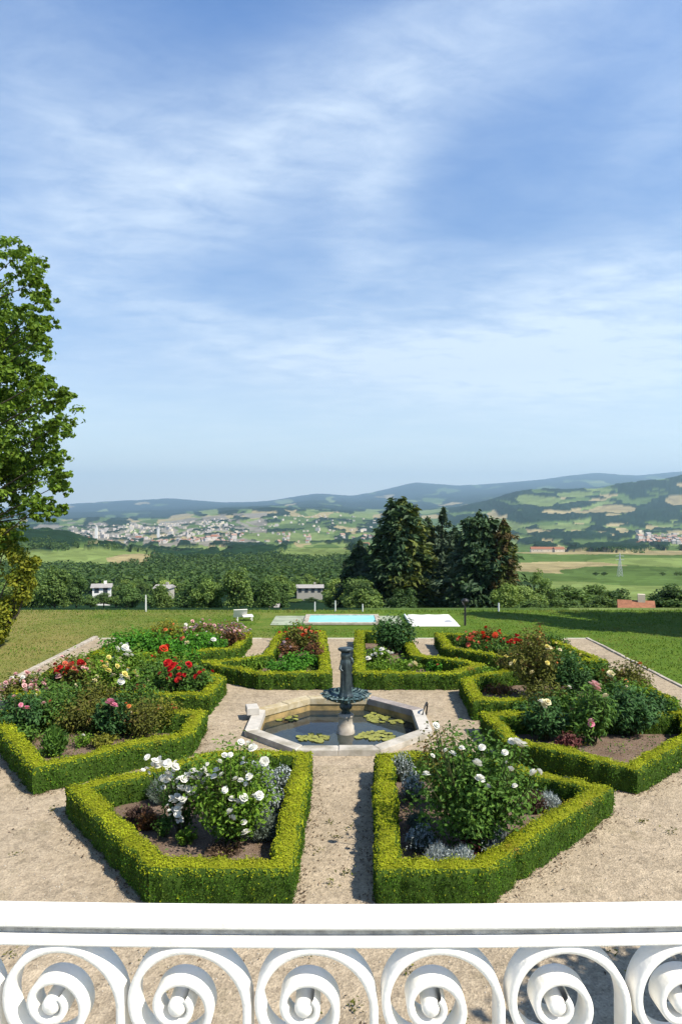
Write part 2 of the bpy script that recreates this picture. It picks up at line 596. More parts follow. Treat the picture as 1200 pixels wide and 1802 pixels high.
M['lily'] = leafmat('lily', (0.12, 0.15, 0.03), (0.30, 0.30, 0.08), 0.1)
for nm, c in dict(white=(0.86, 0.85, 0.78), cream=(0.84, 0.76, 0.48), yellow=(0.80, 0.70, 0.22), pink=(0.84, 0.34, 0.45), blush=(0.80, 0.50, 0.48),
                  red=(0.58, 0.020, 0.022), scarlet=(0.62, 0.060, 0.020), coral=(0.72, 0.20, 0.11), orange=(0.72, 0.26, 0.08), mauve=(0.46, 0.34, 0.38)).items():
    mm, nt_, out_ = newmat('petal_' + nm)
    g_ = nt_.nodes.new('ShaderNodeNewGeometry')
    cc = ramp(nt_, g_.outputs['Random Per Island'], [(0, tuple(x * 0.82 for x in c)), (1, c)])
    p_ = principled(nt_, out_, cc, 0.6, 0.2)
    tr_ = nt_.nodes.new('ShaderNodeBsdfTranslucent')
    nt_.links.new(cc, tr_.inputs['Color'])
    mx_ = nt_.nodes.new('ShaderNodeMixShader')
    mx_.inputs[0].default_value = 0.3
    nt_.links.new(p_.outputs[0], mx_.inputs[1])
    nt_.links.new(tr_.outputs[0], mx_.inputs[2])
    nt_.links.new(mx_.outputs[0], out_.inputs['Surface'])
    M['petal_' + nm] = mm


def gravel_mat():
    m, nt, out = newmat('gravel')
    P = pos(nt)
    big = noise(nt, P, 0.55, 4)
    mid = noise(nt, P, 5.0, 5, 0.65)
    v = nt.nodes.new('ShaderNodeTexVoronoi')
    v.inputs['Scale'].default_value = 46.0
    nt.links.new(P, v.inputs['Vector'])
    v2 = nt.nodes.new('ShaderNodeTexVoronoi')
    v2.inputs['Scale'].default_value = 17.0
    nt.links.new(P, v2.inputs['Vector'])
    base = ramp(nt, mid, [(0.25, (0.300, 0.240, 0.168)), (0.75, (0.410, 0.336, 0.243))])
    sp = nt.nodes.new('ShaderNodeSeparateColor')
    nt.links.new(v.outputs['Color'], sp.inputs[0])
    stone = ramp(nt, sp.outputs[0], [(0.0, 0.70), (0.12, 0.85), (0.6, 1.02), (1.0, 1.18)])
    c = mixc(nt, 1.0, base, stone, 'MULTIPLY')
    sp2 = nt.nodes.new('ShaderNodeSeparateColor')
    nt.links.new(v2.outputs['Color'], sp2.inputs[0])
    c = mixc(nt, 1.0, c, ramp(nt, sp2.outputs[1], [(0.0, 0.80), (0.3, 0.96), (1.0, 1.07)]), 'MULTIPLY')
    c = mixc(nt, 1.0, c, ramp(nt, big, [(0.3, 0.86), (0.7, 1.08)]), 'MULTIPLY')
    foot = noise(nt, P, 2.6, 3, 0.5, 1.2)
    c = mixc(nt, 1.0, c, ramp(nt, foot, [(0.32, 0.84), (0.45, 1.0), (0.7, 1.06)]), 'MULTIPLY')
    # damp mossy stains
    mo = noise(nt, P, 1.3, 6, 0.7)
    c = mixc(nt, ramp(nt, mo, [(0.56, 0.0), (0.74, 0.5)]), c, (0.15, 0.13, 0.07))
    nr = bump(nt, v.outputs['Distance'], 0.6, 0.012)
    nr = bump(nt, mid, 0.35, 0.03, nr)
    nr = bump(nt, foot, 0.5, 0.05, nr)
    principled(nt, out, c, 0.95, 0.1, nr)
    return m


M['gravel'] = gravel_mat()


def soil_mat():
    m, nt, out = newmat('soil')
    P = pos(nt)
    a = noise(nt, P, 3.0, 5)
    b = noise(nt, P, 38.0, 4, 0.7)
    c = ramp(nt, b, [(0.3, (0.10, 0.070, 0.052)), (0.55, (0.21, 0.150, 0.115)), (0.75, (0.32, 0.25, 0.195))])
    c = mixc(nt, ramp(nt, a, [(0.4, 0.0), (0.7, 0.6)]), c, (0.13, 0.085, 0.05))
    nr = bump(nt, b, 0.9, 0.03)
    principled(nt, out, c, 0.95, 0.1, nr)
    return m


M['soil'] = soil_mat()


def lawn_mat():
    m, nt, out = newmat('lawn')
    P = pos(nt)
    a = noise(nt, P, 0.16, 4, 0.6)
    b = noise(nt, P, 1.4, 5, 0.65)
    f = noise(nt, P, 22.0, 4, 0.7)
    c = ramp(nt, b, [(0.3, (0.060, 0.125, 0.012)), (0.7, (0.115, 0.170, 0.020))])
    # dry, straw-coloured turf, mostly on the left
    sx = nt.nodes.new('ShaderNodeSeparateXYZ')
    nt.links.new(P, sx.inputs[0])
    left = mathn(nt, 'MULTIPLY_ADD', sx.outputs[0], -0.022, 0.0)
    dry = mathn(nt, 'ADD', mathn(nt, 'MULTIPLY_ADD', b, 0.35, a), left)
    c = mixc(nt, ramp(nt, dry, [(0.68, 0.0), (1.02, 0.8)]), c, (0.240, 0.200, 0.070))
    c = mixc(nt, 1.0, c, ramp(nt, f, [(0.25, 0.68), (0.75, 1.25)]), 'MULTIPLY')
    nr = bump(nt, f, 0.8, 0.05)
    principled(nt, out, c, 0.95, 0.1, nr)
    return m


M['lawn'] = lawn_mat()


def water_mat():
    m, nt, out = newmat('pond_water')
    P = pos(nt)
    h = noise(nt, P, 5.0, 3, 0.5, 0.6)
    nr = bump(nt, h, 0.10, 0.02)
    c = ramp(nt, noise(nt, P, 1.5, 3), [(0.35, (0.016, 0.026, 0.034)), (0.65, (0.034, 0.040, 0.030))])
    p = principled(nt, out, c, 0.05, 0.5, nr)
    p.inputs['IOR'].default_value = 1.33
    return m


M['pond_water'] = water_mat()


def poolwater_mat():
    m, nt, out = newmat('pool_water')
    P = pos(nt)
    h = noise(nt, P, 3.0, 3, 0.5, 0.6)
    nr = bump(nt, h, 0.15, 0.03)
    c = ramp(nt, noise(nt, P, 1.2, 3), [(0.35, (0.16, 0.60, 0.62)), (0.65, (0.26, 0.72, 0.74))])
    p = principled(nt, out, c, 0.12, 0.5, nr)
    p.inputs['IOR'].default_value = 1.33
    return m


M['pool_water'] = poolwater_mat()

# ---------------------------------------------------------------- terrain: garden terrace, slope, valley and hills
GX0, GX1, GY0, GY1 = -8.72, 8.75, -3.0, 24.5        # gravel rectangle
FC = np.array([-0.05, 14.55])                         # fountain centre
AP_O, AP_I = 1.88, 1.62                              # rim: outer and inner apothem of the octagon


def octagon(ap, c=FC, rot=math.pi / 8):
    r = ap / math.cos(math.pi / 8)
    return np.array([(c[0] + r * math.cos(rot + k * math.pi / 4), c[1] + r * math.sin(rot + k * math.pi / 4)) for k in range(8)])


# gravel sheet with an octagonal hole for the pond
mb = MB()
oc = octagon(AP_O - 0.04)
rect_pts = []
for k in range(8):
    d = oc[k] - FC
    # project each octagon corner out to the rectangle
    tx = ((GX1 if d[0] > 0 else GX0) - FC[0]) / d[0]
    ty = ((GY1 if d[1] > 0 else GY0) - FC[1]) / d[1]
    rect_pts.append(FC + d * min(tx, ty))
rect_pts = np.array(rect_pts)
corn = {0: (GX1, GY1), 2: (GX0, GY1), 4: (GX0, GY0), 6: (GX1, GY0)}
for k in range(8):
    j = (k + 1) % 8
    ring = [oc[k], rect_pts[k]]
    p, q = rect_pts[k], rect_pts[j]
    if abs(p[0] - q[0]) > 1e-3 and abs(p[1] - q[1]) > 1e-3:       # sides differ: add the rectangle's corner
        cx = p[0] if abs(p[0] - GX0) < 1e-3 or abs(p[0] - GX1) < 1e-3 else q[0]
        cy = p[1] if abs(p[1] - GY0) < 1e-3 or abs(p[1] - GY1) < 1e-3 else q[1]
        ring.append(np.array([cx, cy]))
    ring += [rect_pts[j], oc[j]]
    V = np.array([(a[0], a[1], 0.0) for a in ring])
    mb.add(V, [list(range(len(V)))])
tag(mb.obj('gravel_path', M['gravel']), kind='structure')

# lawn: frame of turf round the gravel out to the brow of the slope
LY = 31.5
mb = MB()
def sheet(m_, x0, x1, y0, y1, z, nx=2, ny=2):
    xs, ys = np.linspace(x0, x1, nx), np.linspace(y0, y1, ny)
    X, Y = np.meshgrid(xs, ys)
    V = np.stack([X.ravel(), Y.ravel(), np.full(X.size, z)], 1)
    i, j = np.meshgrid(np.arange(ny - 1), np.arange(nx - 1), indexing='ij')
    m_.add(V, np.stack([i * nx + j, i * nx + j + 1, (i + 1) * nx + j + 1, (i + 1) * nx + j], -1).reshape(-1, 4))
sheet(mb, -45, GX0, GY0 - 10, LY, 0.012)
sheet(mb, GX1, 45, GY0 - 10, LY, 0.012)
sheet(mb, GX0, GX1, GY1, LY, 0.012)
sheet(mb, GX0, GX1, GY0 - 10, GY0, 0.012)
tag(mb.obj('lawn', M['lawn']), kind='structure')

# rows (photo scale) of the land surface at growing depth, for several bearings
BX = [-600, 0, 60, 130, 200, 300, 400, 480, 560, 620, 680, 730, 800, 870, 915, 960, 1050, 1120, 1200, 1800]
ROWS = {
    200: [1056] * 20,
    300: [1031] * 20,
    450: [1004, 1004, 1004, 1004, 1006, 1008, 1010, 1008, 1006, 1006, 1006, 1006, 1008, 1010, 1012, 1012, 1012, 1012, 1012, 1010],
    700: [950, 958, 960, 964, 972, 986, 988, 986, 984, 984, 984, 984, 985, 986, 986, 986, 986, 986, 986, 984],
    900: [930, 938, 940, 948, 964, 980, 978, 972, 970, 970, 972, 972, 974, 975, 975, 975, 974, 974, 975, 972],
    1400: [940, 948, 950, 958, 964, 968, 966, 965, 963, 963, 964, 966, 967, 967, 967, 967, 966, 966, 966, 962],
    2200: [950, 955, 957, 958, 958, 958, 957, 955, 954, 954, 955, 958, 960, 960, 960, 960, 958, 957, 956, 950],
    3200: [930, 938, 940, 941, 942, 942, 938, 934, 932, 932, 934, 940, 942, 940, 936, 932, 934, 936, 936, 920],
    4500: [915, 922, 924, 924, 924, 922, 912, 906, 906, 908, 912, 916, 914, 906, 896, 886, 892, 894, 886, 850],
    5600: [908, 914, 916, 916, 916, 914, 902, 896, 897, 900, 902, 904, 896, 880, 868, 861, 862, 850, 835, 790],
    8500: [906, 912, 912, 912, 912, 908, 896, 892, 892, 896, 896, 896, 892, 882, 872, 868, 866, 858, 848, 800],
    12500: [900, 906, 906, 900, 898, 896, 890, 888, 880, 884, 880, 876, 874, 870, 864, 860, 856, 852, 846, 810],
    19000: [888, 893, 892, 886, 882, 877, 884, 880, 868, 872, 860, 847, 853, 850, 847, 843, 831, 836, 828, 812],
    23000: [905, 905, 900, 895, 892, 890, 892, 890, 880, 880, 870, 862, 864, 862, 858, 855, 848, 850, 842, 830],
}
KY = np.array(sorted(ROWS))
KL = np.log(KY)
NX, NY = 1150, 430
tg = np.linspace(-0.78, 0.78, NX)
ly = np.concatenate([np.linspace(math.log(31.4), math.log(200), 50)[:-1], np.linspace(math.log(200), math.log(23000), NY - 49)])
yg = np.exp(ly)
pxg = 600 + F * tg
PXW = pxg[None, :] + 0 * yg[:, None]
wob = (fbm(PXW / 90, np.repeat(ly[:, None], NX, 1) * 4, 5, 4) - 0.5)
tab = np.array([np.interp(pxg, BX, ROWS[k]) for k in KY])           # (knots, NX)
ker = np.exp(-np.linspace(-2, 2, 21) ** 2)
ker /= ker.sum()
tab = np.array([np.convolve(np.pad(r, 10, mode='edge'), ker, 'valid') for r in tab])
rows = np.empty((len(yg), NX))
li = np.log(yg)
for i, L in enumerate(li):
    k = int(np.clip(np.searchsorted(KL, L) - 1, 0, len(KL) - 2))
    f_ = np.clip((L - KL[k]) / (KL[k + 1] - KL[k]), 0, 1)
    f_ = f_ * f_ * (3 - 2 * f_) * 0.6 + f_ * 0.4
    rows[i] = tab[k] * (1 - f_) + tab[k + 1] * f_
ZT = CZ - (rows - 900) / F * yg[:, None]
nearz = np.interp(yg, [31, 34, 45, 60, 100, 150, 200], [0.0, -0.15, -2.4, -5.2, -11.0, -16.4, -21.3])
mask_n = np.clip((yg - 120) / 80, 0, 1)[:, None]
ZT = np.where(yg[:, None] < 200, nearz[:, None] * (1 - mask_n) + ZT * mask_n, ZT)
XT = tg[None, :] * yg[:, None]
YT = np.repeat(yg[:, None], NX, 1)
ZT += (fbm(XT / 300, YT / 300, 31, 5) - 0.5) * np.clip(yg / 2500, 0, 1)[:, None] * 26
ZT += wob * np.clip((yg - 800) / 6000, 0, 1)[:, None] * 60

# land cover: dark woods, meadows, stubble fields
FOREST, GREEN, LIGHT, TAN, BUILT = 0, 1, 2, 3, 4
qx = PXW / 25 + 1.2 * (fbm(PXW / 50, rows / 9, 3) - 0.5) * 2
qy = rows / 4.8 + 1.6 * (fbm(PXW / 60, rows / 12, 9) - 0.5) * 2
best = np.full(qx.shape, 9e9)
cid = np.zeros(qx.shape)
ix, iy = np.floor(qx), np.floor(qy)
for dx in (-1, 0, 1):
    for dy in (-1, 0, 1):
        cx_, cy_ = ix + dx, iy + dy
        ox, oy = hash2(cx_, cy_, 11), hash2(cx_, cy_, 23)
        d_ = (cx_ + ox - qx) ** 2 + (cy_ + oy - qy) ** 2
        hit = d_ < best
        best = np.where(hit, d_, best)
        cid = np.where(hit, hash2(cx_, cy_, 37), cid)
# share of woodland by place
fp = np.full(qx.shape, 0.42)
fp = np.where((YT < 460) & (PXW < 640), 1.0, fp)
fp = np.where((YT < 260) & (PXW >= 640) & (PXW < 900), 0.8, fp)
fp = np.where((YT < 900) & (PXW >= 900), 0.0, fp)
fp = np.where((YT >= 2000) & (YT < 4200) & (PXW > 80) & (PXW < 620), 0.50, fp)
fp = np.where((YT >= 3600) & (PXW > 780), 0.72, fp)
fp = np.where((YT >= 3600) & (PXW > 1090), 0.80, fp)
fp = np.where((YT >= 7000), 0.66, fp)
fp = np.where((YT >= 10500), 0.85, fp)
cls = np.where(cid < fp, FOREST, np.where(cid < fp + (1 - fp) * 0.50, GREEN, np.where(cid < fp + (1 - fp) * 0.82, LIGHT, TAN)))
cls = np.where((YT < 900) & (PXW >= 640), np.where(vnoise(PXW / 300, rows / 9.0, 77) > 0.5, LIGHT, GREEN), cls)


def ell(px, row, rx, ry, c, y0=0, y1=1e9, jag=0.5):
    global cls
    u = (PXW - px) / rx
    v = (rows - row) / ry
    d = u * u + v * v + (fbm(PXW / 28, rows / 5, int(px + row)) - 0.5) * jag * 2
    cls = np.where((d < 1) & (YT > y0) & (YT < y1), c, cls)


ell(150, 985, 160, 17, LIGHT, 440, 900)            # pale meadow on the left spur
ell(250, 985, 60, 10, TAN, 440, 900)
ell(110, 948, 110, 13, FOREST, 620, 1500)
ell(440, 988, 175, 22, FOREST, 400, 900)           # dark wood in the middle
ell(560, 978, 75, 12, LIGHT, 600, 1700)
town = (YT > 1900) & (YT < 5200) & (PXW > 60) & (PXW < 470) & (vnoise(qx * 1.7, qy * 1.7, 55) > .50)
cls = np.where(town, BUILT, cls)
ell(350, 965, 90, 4, LIGHT, 900, 2200)
ell(510, 945, 80, 7, LIGHT, 1800, 4200)
ell(520, 925, 60, 6, GREEN, 1800, 5200)
ell(1060, 972, 200, 6, TAN, 700, 1800)             # stubble strip
ell(990, 1000, 120, 9, TAN, 300, 700, 0.3)
ell(1120, 1008, 140, 10, GREEN, 300, 700, 0.3)
ell(1088, 964, 52, 10, FOREST, 700, 2400, 0.2)
ell(1040, 900, 28, 3, TAN, 3300, 6500)
ell(1075, 897, 42, 7, TAN, 3300, 6500)
ell(945, 880, 42, 10, LIGHT, 3300, 6500)
ell(1010, 868, 34, 5, LIGHT, 3300, 6500)
ell(880, 925, 45, 8, LIGHT, 2600, 6500)
ell(990, 928, 50, 6, LIGHT, 2600, 6500)
ell(1195, 880, 22, 9, TAN, 3300, 6500)
ell(1010, 945, 80, 6, FOREST, 2200, 4400)
ell(830, 890, 62, 10, FOREST, 3900, 6500)
ell(1000, 908, 55, 5, FOREST, 3300, 6500)
ell(940, 903, 36, 4, FOREST, 3300, 6500)
base = np.array([(0.015, 0.034, 0.018), (0.075, 0.120, 0.035), (0.140, 0.185, 0.060), (0.260, 0.220, 0.115), (0.20, 0.185, 0.15)])
colr = base[cls.astype(int)]
colr = colr * (0.72 + 0.56 * fbm(XT / 60 + 7, YT / 90, 63, 4))[..., None]
colr = colr * (0.85 + 0.3 * cid)[..., None]
# woods stand above the fields
canopy = (cls == FOREST) * (2 + 6 * vnoise(XT / 11, YT / 11, 91) + 4 * vnoise(XT / 30, YT / 30, 92)) * np.clip((YT - 500) / 300, 0, 1)
ZT = ZT + canopy
V = np.stack([XT.ravel(), YT.ravel(), ZT.ravel()], 1)
i, j = np.meshgrid(np.arange(len(yg) - 1), np.arange(NX - 1), indexing='ij')
FQ = np.stack([i * NX + j, i * NX + j + 1, (i + 1) * NX + j + 1, (i + 1) * NX + j], -1).reshape(-1, 4)
mt, nt, out = newmat('land')
att = nt.nodes.new('ShaderNodeAttribute')
att.attribute_name = 'land_cover'
P = pos(nt)
c = mixc(nt, 1.0, att.outputs['Color'], ramp(nt, noise(nt, P, 0.05, 5, 0.65), [(0.3, 0.75), (0.7, 1.2)]), 'MULTIPLY')
principled(nt, out, c, 1.0, 0.0)
me = MB().add(V, FQ, 0, True).mesh('hills', mt)
ca = me.color_attributes.new('land_cover', 'FLOAT_COLOR', 'POINT')
ca.data.foreach_set('color', np.c_[colr.reshape(-1, 3), np.ones(len(V))].astype(np.float32).ravel())
tag(link('hills', me), kind='structure')


def ground_z(px, Y):
    """height of the land at bearing px and depth Y"""
    k = np.interp(Y, yg, np.arange(len(yg)))
    jx = np.interp(px, pxg, np.arange(NX))
    i0, j0 = int(k), int(jx)
    i1 = min(i0 + 1, len(yg) - 1)
    f_ = k - i0
    return float(ZT[i0, j0] * (1 - f_) + ZT[i1, j0] * f_) - float(canopy[i0, j0])


# ---------------------------------------------------------------- clipped box hedges round the beds
HH, HW = 0.42, 0.275


def inset(P, d):
    P = np.array(P, float)
    n = len(P)
    out_ = []
    for k in range(n):
        a, b, c_ = P[k - 1], P[k], P[(k + 1) % n]
        e1 = (b - a) / np.linalg.norm(b - a)
        e2 = (c_ - b) / np.linalg.norm(c_ - b)
        n1, n2 = np.array([-e1[1], e1[0]]), np.array([-e2[1], e2[0]])
        bis = n1 + n2
        bis /= np.linalg.norm(bis)
        out_.append(b + bis * d / max(0.45, float(bis @ n1)))
    return np.array(out_)


def hedge(poly, label, seed, wd=HW):
    P = np.array(poly, float)
    area = 0.5 * sum(P[k - 1][0] * P[k][1] - P[k][0] * P[k - 1][1] for k in range(len(P)))
    if area < 0:
        P = P[::-1]
    Q = inset(P, wd)
    Pm = inset(P, 0.03)
    Qm = inset(P, wd - 0.03)
    g = np.random.default_rng(seed)
    mb = MB()
    n = len(P)
    leafC, leafN, shootC, shootN = [], [], [], []
    for k in range(n):
        k2 = (k + 1) % n
        L = np.linalg.norm(P[k2] - P[k])
        ns = max(3, int(L / 0.055))
        t = np.linspace(0, 1, ns + 1)[:, None]
        def ln(A):
            return A[k] * (1 - t) + A[k2] * t
        sec = [(ln(P), 0.0), (ln(P), HH * 0.5), (ln(P), HH - 0.035), (ln(Pm), HH - 0.004), (ln((P + Q) / 2), HH), (ln(Qm), HH - 0.004), (ln(Q), HH - 0.035), (ln(Q), HH * 0.5), (ln(Q), 0.0)]
        G = np.array([np.c_[xy, np.full(len(xy), z)] for xy, z in sec])     # (9, ns+1, 3)
        cpt = np.mean(G, axis=0)
        lump_ = (fbm(G[..., 0] * 5 + G[..., 2] * 3, G[..., 1] * 5, seed) - 0.5) * 0.12
        # each box plant of the row bulges a little on its own
        along = np.linspace(0, L, ns + 1)[None, :]
        ph = along / .40 + .35 * np.sin(along * 2.1 + seed)
        lump_ = lump_ + .045 * (np.abs(np.sin(math.pi * ph)) ** .6 - .7) * (.6 + .8 * hash2(np.floor(ph), np.full_like(ph, seed), 5))
        out_dir = G - np.array([0, 0, 0.1]) - cpt[None]
        out_dir[..., 2] *= 0.4
        nn = np.linalg.norm(out_dir, axis=-1, keepdims=True) + 1e-6
        sag = (fbm(G[..., 0] * 1.3, G[..., 1] * 1.3, seed + 3) - 0.5) * 0.10
        Gd = G + out_dir / nn * lump_[..., None]
        Gd[..., 2] += np.where(G[..., 2] > 0.2, sag, 0)
        a, b = np.meshgrid(np.arange(8), np.arange(ns), indexing='ij')
        st = ns + 1
        Fq = np.stack([a * st + b, a * st + b + 1, (a + 1) * st + b + 1, (a + 1) * st + b], -1).reshape(-1, 4)
        mb.add(Gd.reshape(-1, 3), Fq, 0, True)
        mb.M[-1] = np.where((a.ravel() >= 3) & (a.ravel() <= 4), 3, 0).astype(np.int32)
        # leaves over every face of the shell
        Vv = Gd.reshape(-1, 3)
        q = Vv[Fq]
        nrm = np.cross(q[:, 2] - q[:, 0], q[:, 3] - q[:, 1])
        ar = np.linalg.norm(nrm, axis=1) * 0.5
        nrm = nrm / (2 * ar[:, None] + 1e-9)
        Ym = q[..., 1].mean(1)
        size = np.clip(0.0028 * Ym, 0.024, 0.055)
        cnt = g.poisson(np.clip(ar * 0.62 / (size ** 2 * 0.33), 0, 400))
        idx = np.repeat(np.arange(len(q)), cnt)
        u, v = g.random(len(idx))[:, None], g.random(len(idx))[:, None]
        qq = q[idx]
        C = qq[:, 0] * (1 - u) * (1 - v) + qq[:, 1] * u * (1 - v) + qq[:, 2] * u * v + qq[:, 3] * (1 - u) * v
        nI = nrm[idx]
        C = C + nI * (g.random(len(idx))[:, None] * 0.04 - 0.012)
        nl = nI + g.normal(size=C.shape) * np.where(nI[:, 2:3] > .7, .30, .55)
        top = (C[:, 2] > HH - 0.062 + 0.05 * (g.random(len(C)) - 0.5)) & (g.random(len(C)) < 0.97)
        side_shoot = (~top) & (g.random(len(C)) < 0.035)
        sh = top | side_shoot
        sz = size[idx]
        leafC.append(np.c_[C[~sh], sz[~sh]]); leafN.append(nl[~sh])
        shootC.append(np.c_[C[sh], sz[sh]]); shootN.append(nl[sh])
    a, b = np.concatenate(leafC), np.concatenate(leafN)
    mb.leaves(a[:, :3], b, a[:, 3], 0.6, 1, g=g)
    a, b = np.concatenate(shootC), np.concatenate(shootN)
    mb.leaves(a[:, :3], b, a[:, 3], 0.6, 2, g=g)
    # a few stray shoots standing proud of the clipped top
    k = len(a) // 14
    pick = g.choice(len(a), k, replace=False)
    st_ = a[pick]
    mb.leaves(st_[:, :3] + np.c_[g.normal(size=(k, 2)) * 0.01, g.random(k) * 0.045], g.normal(size=(k, 3)), st_[:, 3] * 1.05, 0.5, 2, g=g)
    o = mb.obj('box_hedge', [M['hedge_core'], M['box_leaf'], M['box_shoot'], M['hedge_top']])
    tag(o, label, 'hedge', 'clipped box hedges edging the beds')
    # soil of the bed
    S = inset(P, wd - 0.05)
    g2 = MB()
    cen = S.mean(0)
    res = []
    m_ = len(S)
    rad = np.linspace(0, 1, 9)
    edge = np.concatenate([S[q_] * (1 - tt) + S[(q_ + 1) % m_] * tt for q_ in range(m_) for tt in np.linspace(0, 1, 8, endpoint=False)[:, None, None]]).reshape(-1, 2)
    ne = len(edge)
    Vs = []
    for r_ in rad:
        xy = cen + (edge - cen) * r_
        z = 0.03 + 0.09 * (1 - r_ ** 2) * fbm(xy[:, 0] * 2, xy[:, 1] * 2, seed + 5) + 0.06 * (fbm(xy[:, 0] * 7, xy[:, 1] * 7, seed + 8) - 0.4) * (1 - 0.6 * r_)
        Vs.append(np.c_[xy, z])
    a, b = np.meshgrid(np.arange(8), np.arange(ne), indexing='ij')
    Fq = np.stack([a * ne + b, (a + 1) * ne + b, (a + 1) * ne + (b + 1) % ne, a * ne + (b + 1) % ne], -1).reshape(-1, 4)
    g2.add(np.concatenate(Vs), Fq, 0, True)
    tag(g2.obj('soil', M['soil']), kind='structure')
    return Q


BEDS = {
    'FL': ([(-.55, 7.85), (-.49, 11.78), (-1.95, 11.85), (-4.09, 10.24), (-2.19, 7.85)], 'clipped box hedge round the near bed of white flowers, left of the central path'),
    'FR': ([(.40, 7.84), (1.66, 7.86), (4.06, 10.24), (2.05, 11.75), (.59, 11.72)], 'clipped box hedge round the near bed of the tall rose, right of the central path'),
    'L': ([(-4.89, 10.92), (-2.73, 12.66), (-2.76, 14.15), (-7.1, 14.15), (-6.38, 12.86)], 'clipped box hedge round the bed with the single pink dahlia, left of the pond'),
    'R': ([(4.70, 10.92), (2.93, 12.25), (2.84, 14.08), (7.2, 14.1), (6.6, 12.60)], 'clipped box hedge round the bed of dark peonies with bare soil, right of the pond'),
    'LB': ([(-2.91, 15.24), (-2.84, 17.08), (-5.2, 19.0), (-7.6, 18.4), (-7.4, 15.35)], 'clipped box hedge round the bed of red and yellow roses behind the pink dahlia'),
    'RB': ([(2.84, 14.83), (2.93, 16.97), (4.4, 18.0), (7.0, 17.9), (7.3, 14.95)], 'clipped box hedge round the bed with the tall yellow roses, right of the pond'),
    'BL': ([(-.24, 17.38), (-.55, 23.7), (-2.14, 23.5), (-2.25, 19.75), (-3.9, 18.75), (-2.08, 17.38)], 'clipped box hedge behind the pond, left of the fountain, round green and orange plants'),
    'BR': ([(.34, 17.38), (2.93, 17.38), (3.95, 18.55), (2.28, 19.75), (2.2, 23.6), (.50, 23.7)], 'clipped box hedge behind the pond, right of the fountain, round a dark shrub'),
    'BLL': ([(-3.05, 20.66), (-3.0, 23.3), (-6.9, 23.2), (-7.3, 19.6), (-5.0, 19.7)], 'clipped box hedge round the farthest left bed with the pink round bush'),
    'BRR': ([(3.1, 20.66), (4.76, 19.15), (7.3, 18.8), (6.86, 22.5), (3.16, 23.2)], 'clipped box hedge round the farthest right bed of bright red flowers'),
}
for q, (key, (poly, lab)) in enumerate(BEDS.items()):
    hedge(poly, lab, 100 + q)

# ---------------------------------------------------------------- flowers and shrubs in the beds
def bloom_mesh(kind, mat, seed):
    """one flower head, about 1 unit across: whorls of cupped petals"""
    g = np.random.default_rng(seed)
    mb = MB()
    whorls = {'rose': [(5, .50, .20, .10), (5, .40, .62, .24), (4, .26, 1.05, .34), (3, .14, 1.3, .40)],
              'spray': [(6, .42, .35, .08), (5, .30, .8, .16)],
              'daisy': [(11, .50, .10, .05), (9, .36, .5, .10), (6, .18, .9, .12)]}[kind]
    for (n, r, tilt, z0) in whorls:
        for k in range(n):
            a = 2 * math.pi * (k + g.random() * .3) / n + r * 9
            wd = (2 * math.pi * r / n) * (1.05 if kind != 'daisy' else .9)
            d = np.array([math.cos(a), math.sin(a), 0])
            s_ = np.array([-math.sin(a), math.cos(a), 0])
            pts = []
            for (u, ww) in ((0.08, .35), (0.6, 1.0), (1.0, .75)):
                rr = r * u * math.cos(tilt * u * .8)
                zz = z0 + r * u * math.sin(tilt) * (1 if u < .9 else .92)
                c_ = d * rr + np.array([0, 0, zz])
                pts += [c_ - s_ * wd * ww * .5 + np.array([0, 0, .03]), c_ + s_ * wd * ww * .5 + np.array([0, 0, .03])]
            mb.add(pts, [(0, 1, 3, 2), (2, 3, 5, 4)])
    return mb.mesh('bloom', mat)


_BL = {}
def get_bloom(kind, colour):
    if (kind, colour) not in _BL:
        _BL[(kind, colour)] = bloom_mesh(kind, M['petal_' + colour], len(_BL) + 3)
    return _BL[(kind, colour)]


def put_bloom(root, p, size, kind, colour, g):
    o = link('bloom', get_bloom(kind, colour), root)
    o.location = Vector(p) - root.location
    o.rotation_euler = (g.normal() * .45 - 0.35, g.normal() * .45 + 0.15, g.random() * 6.28)
    if p[1] > 12:
        size *= .84
    o.scale = (size, size, size * (0.8 + .3 * g.random()))
    return o


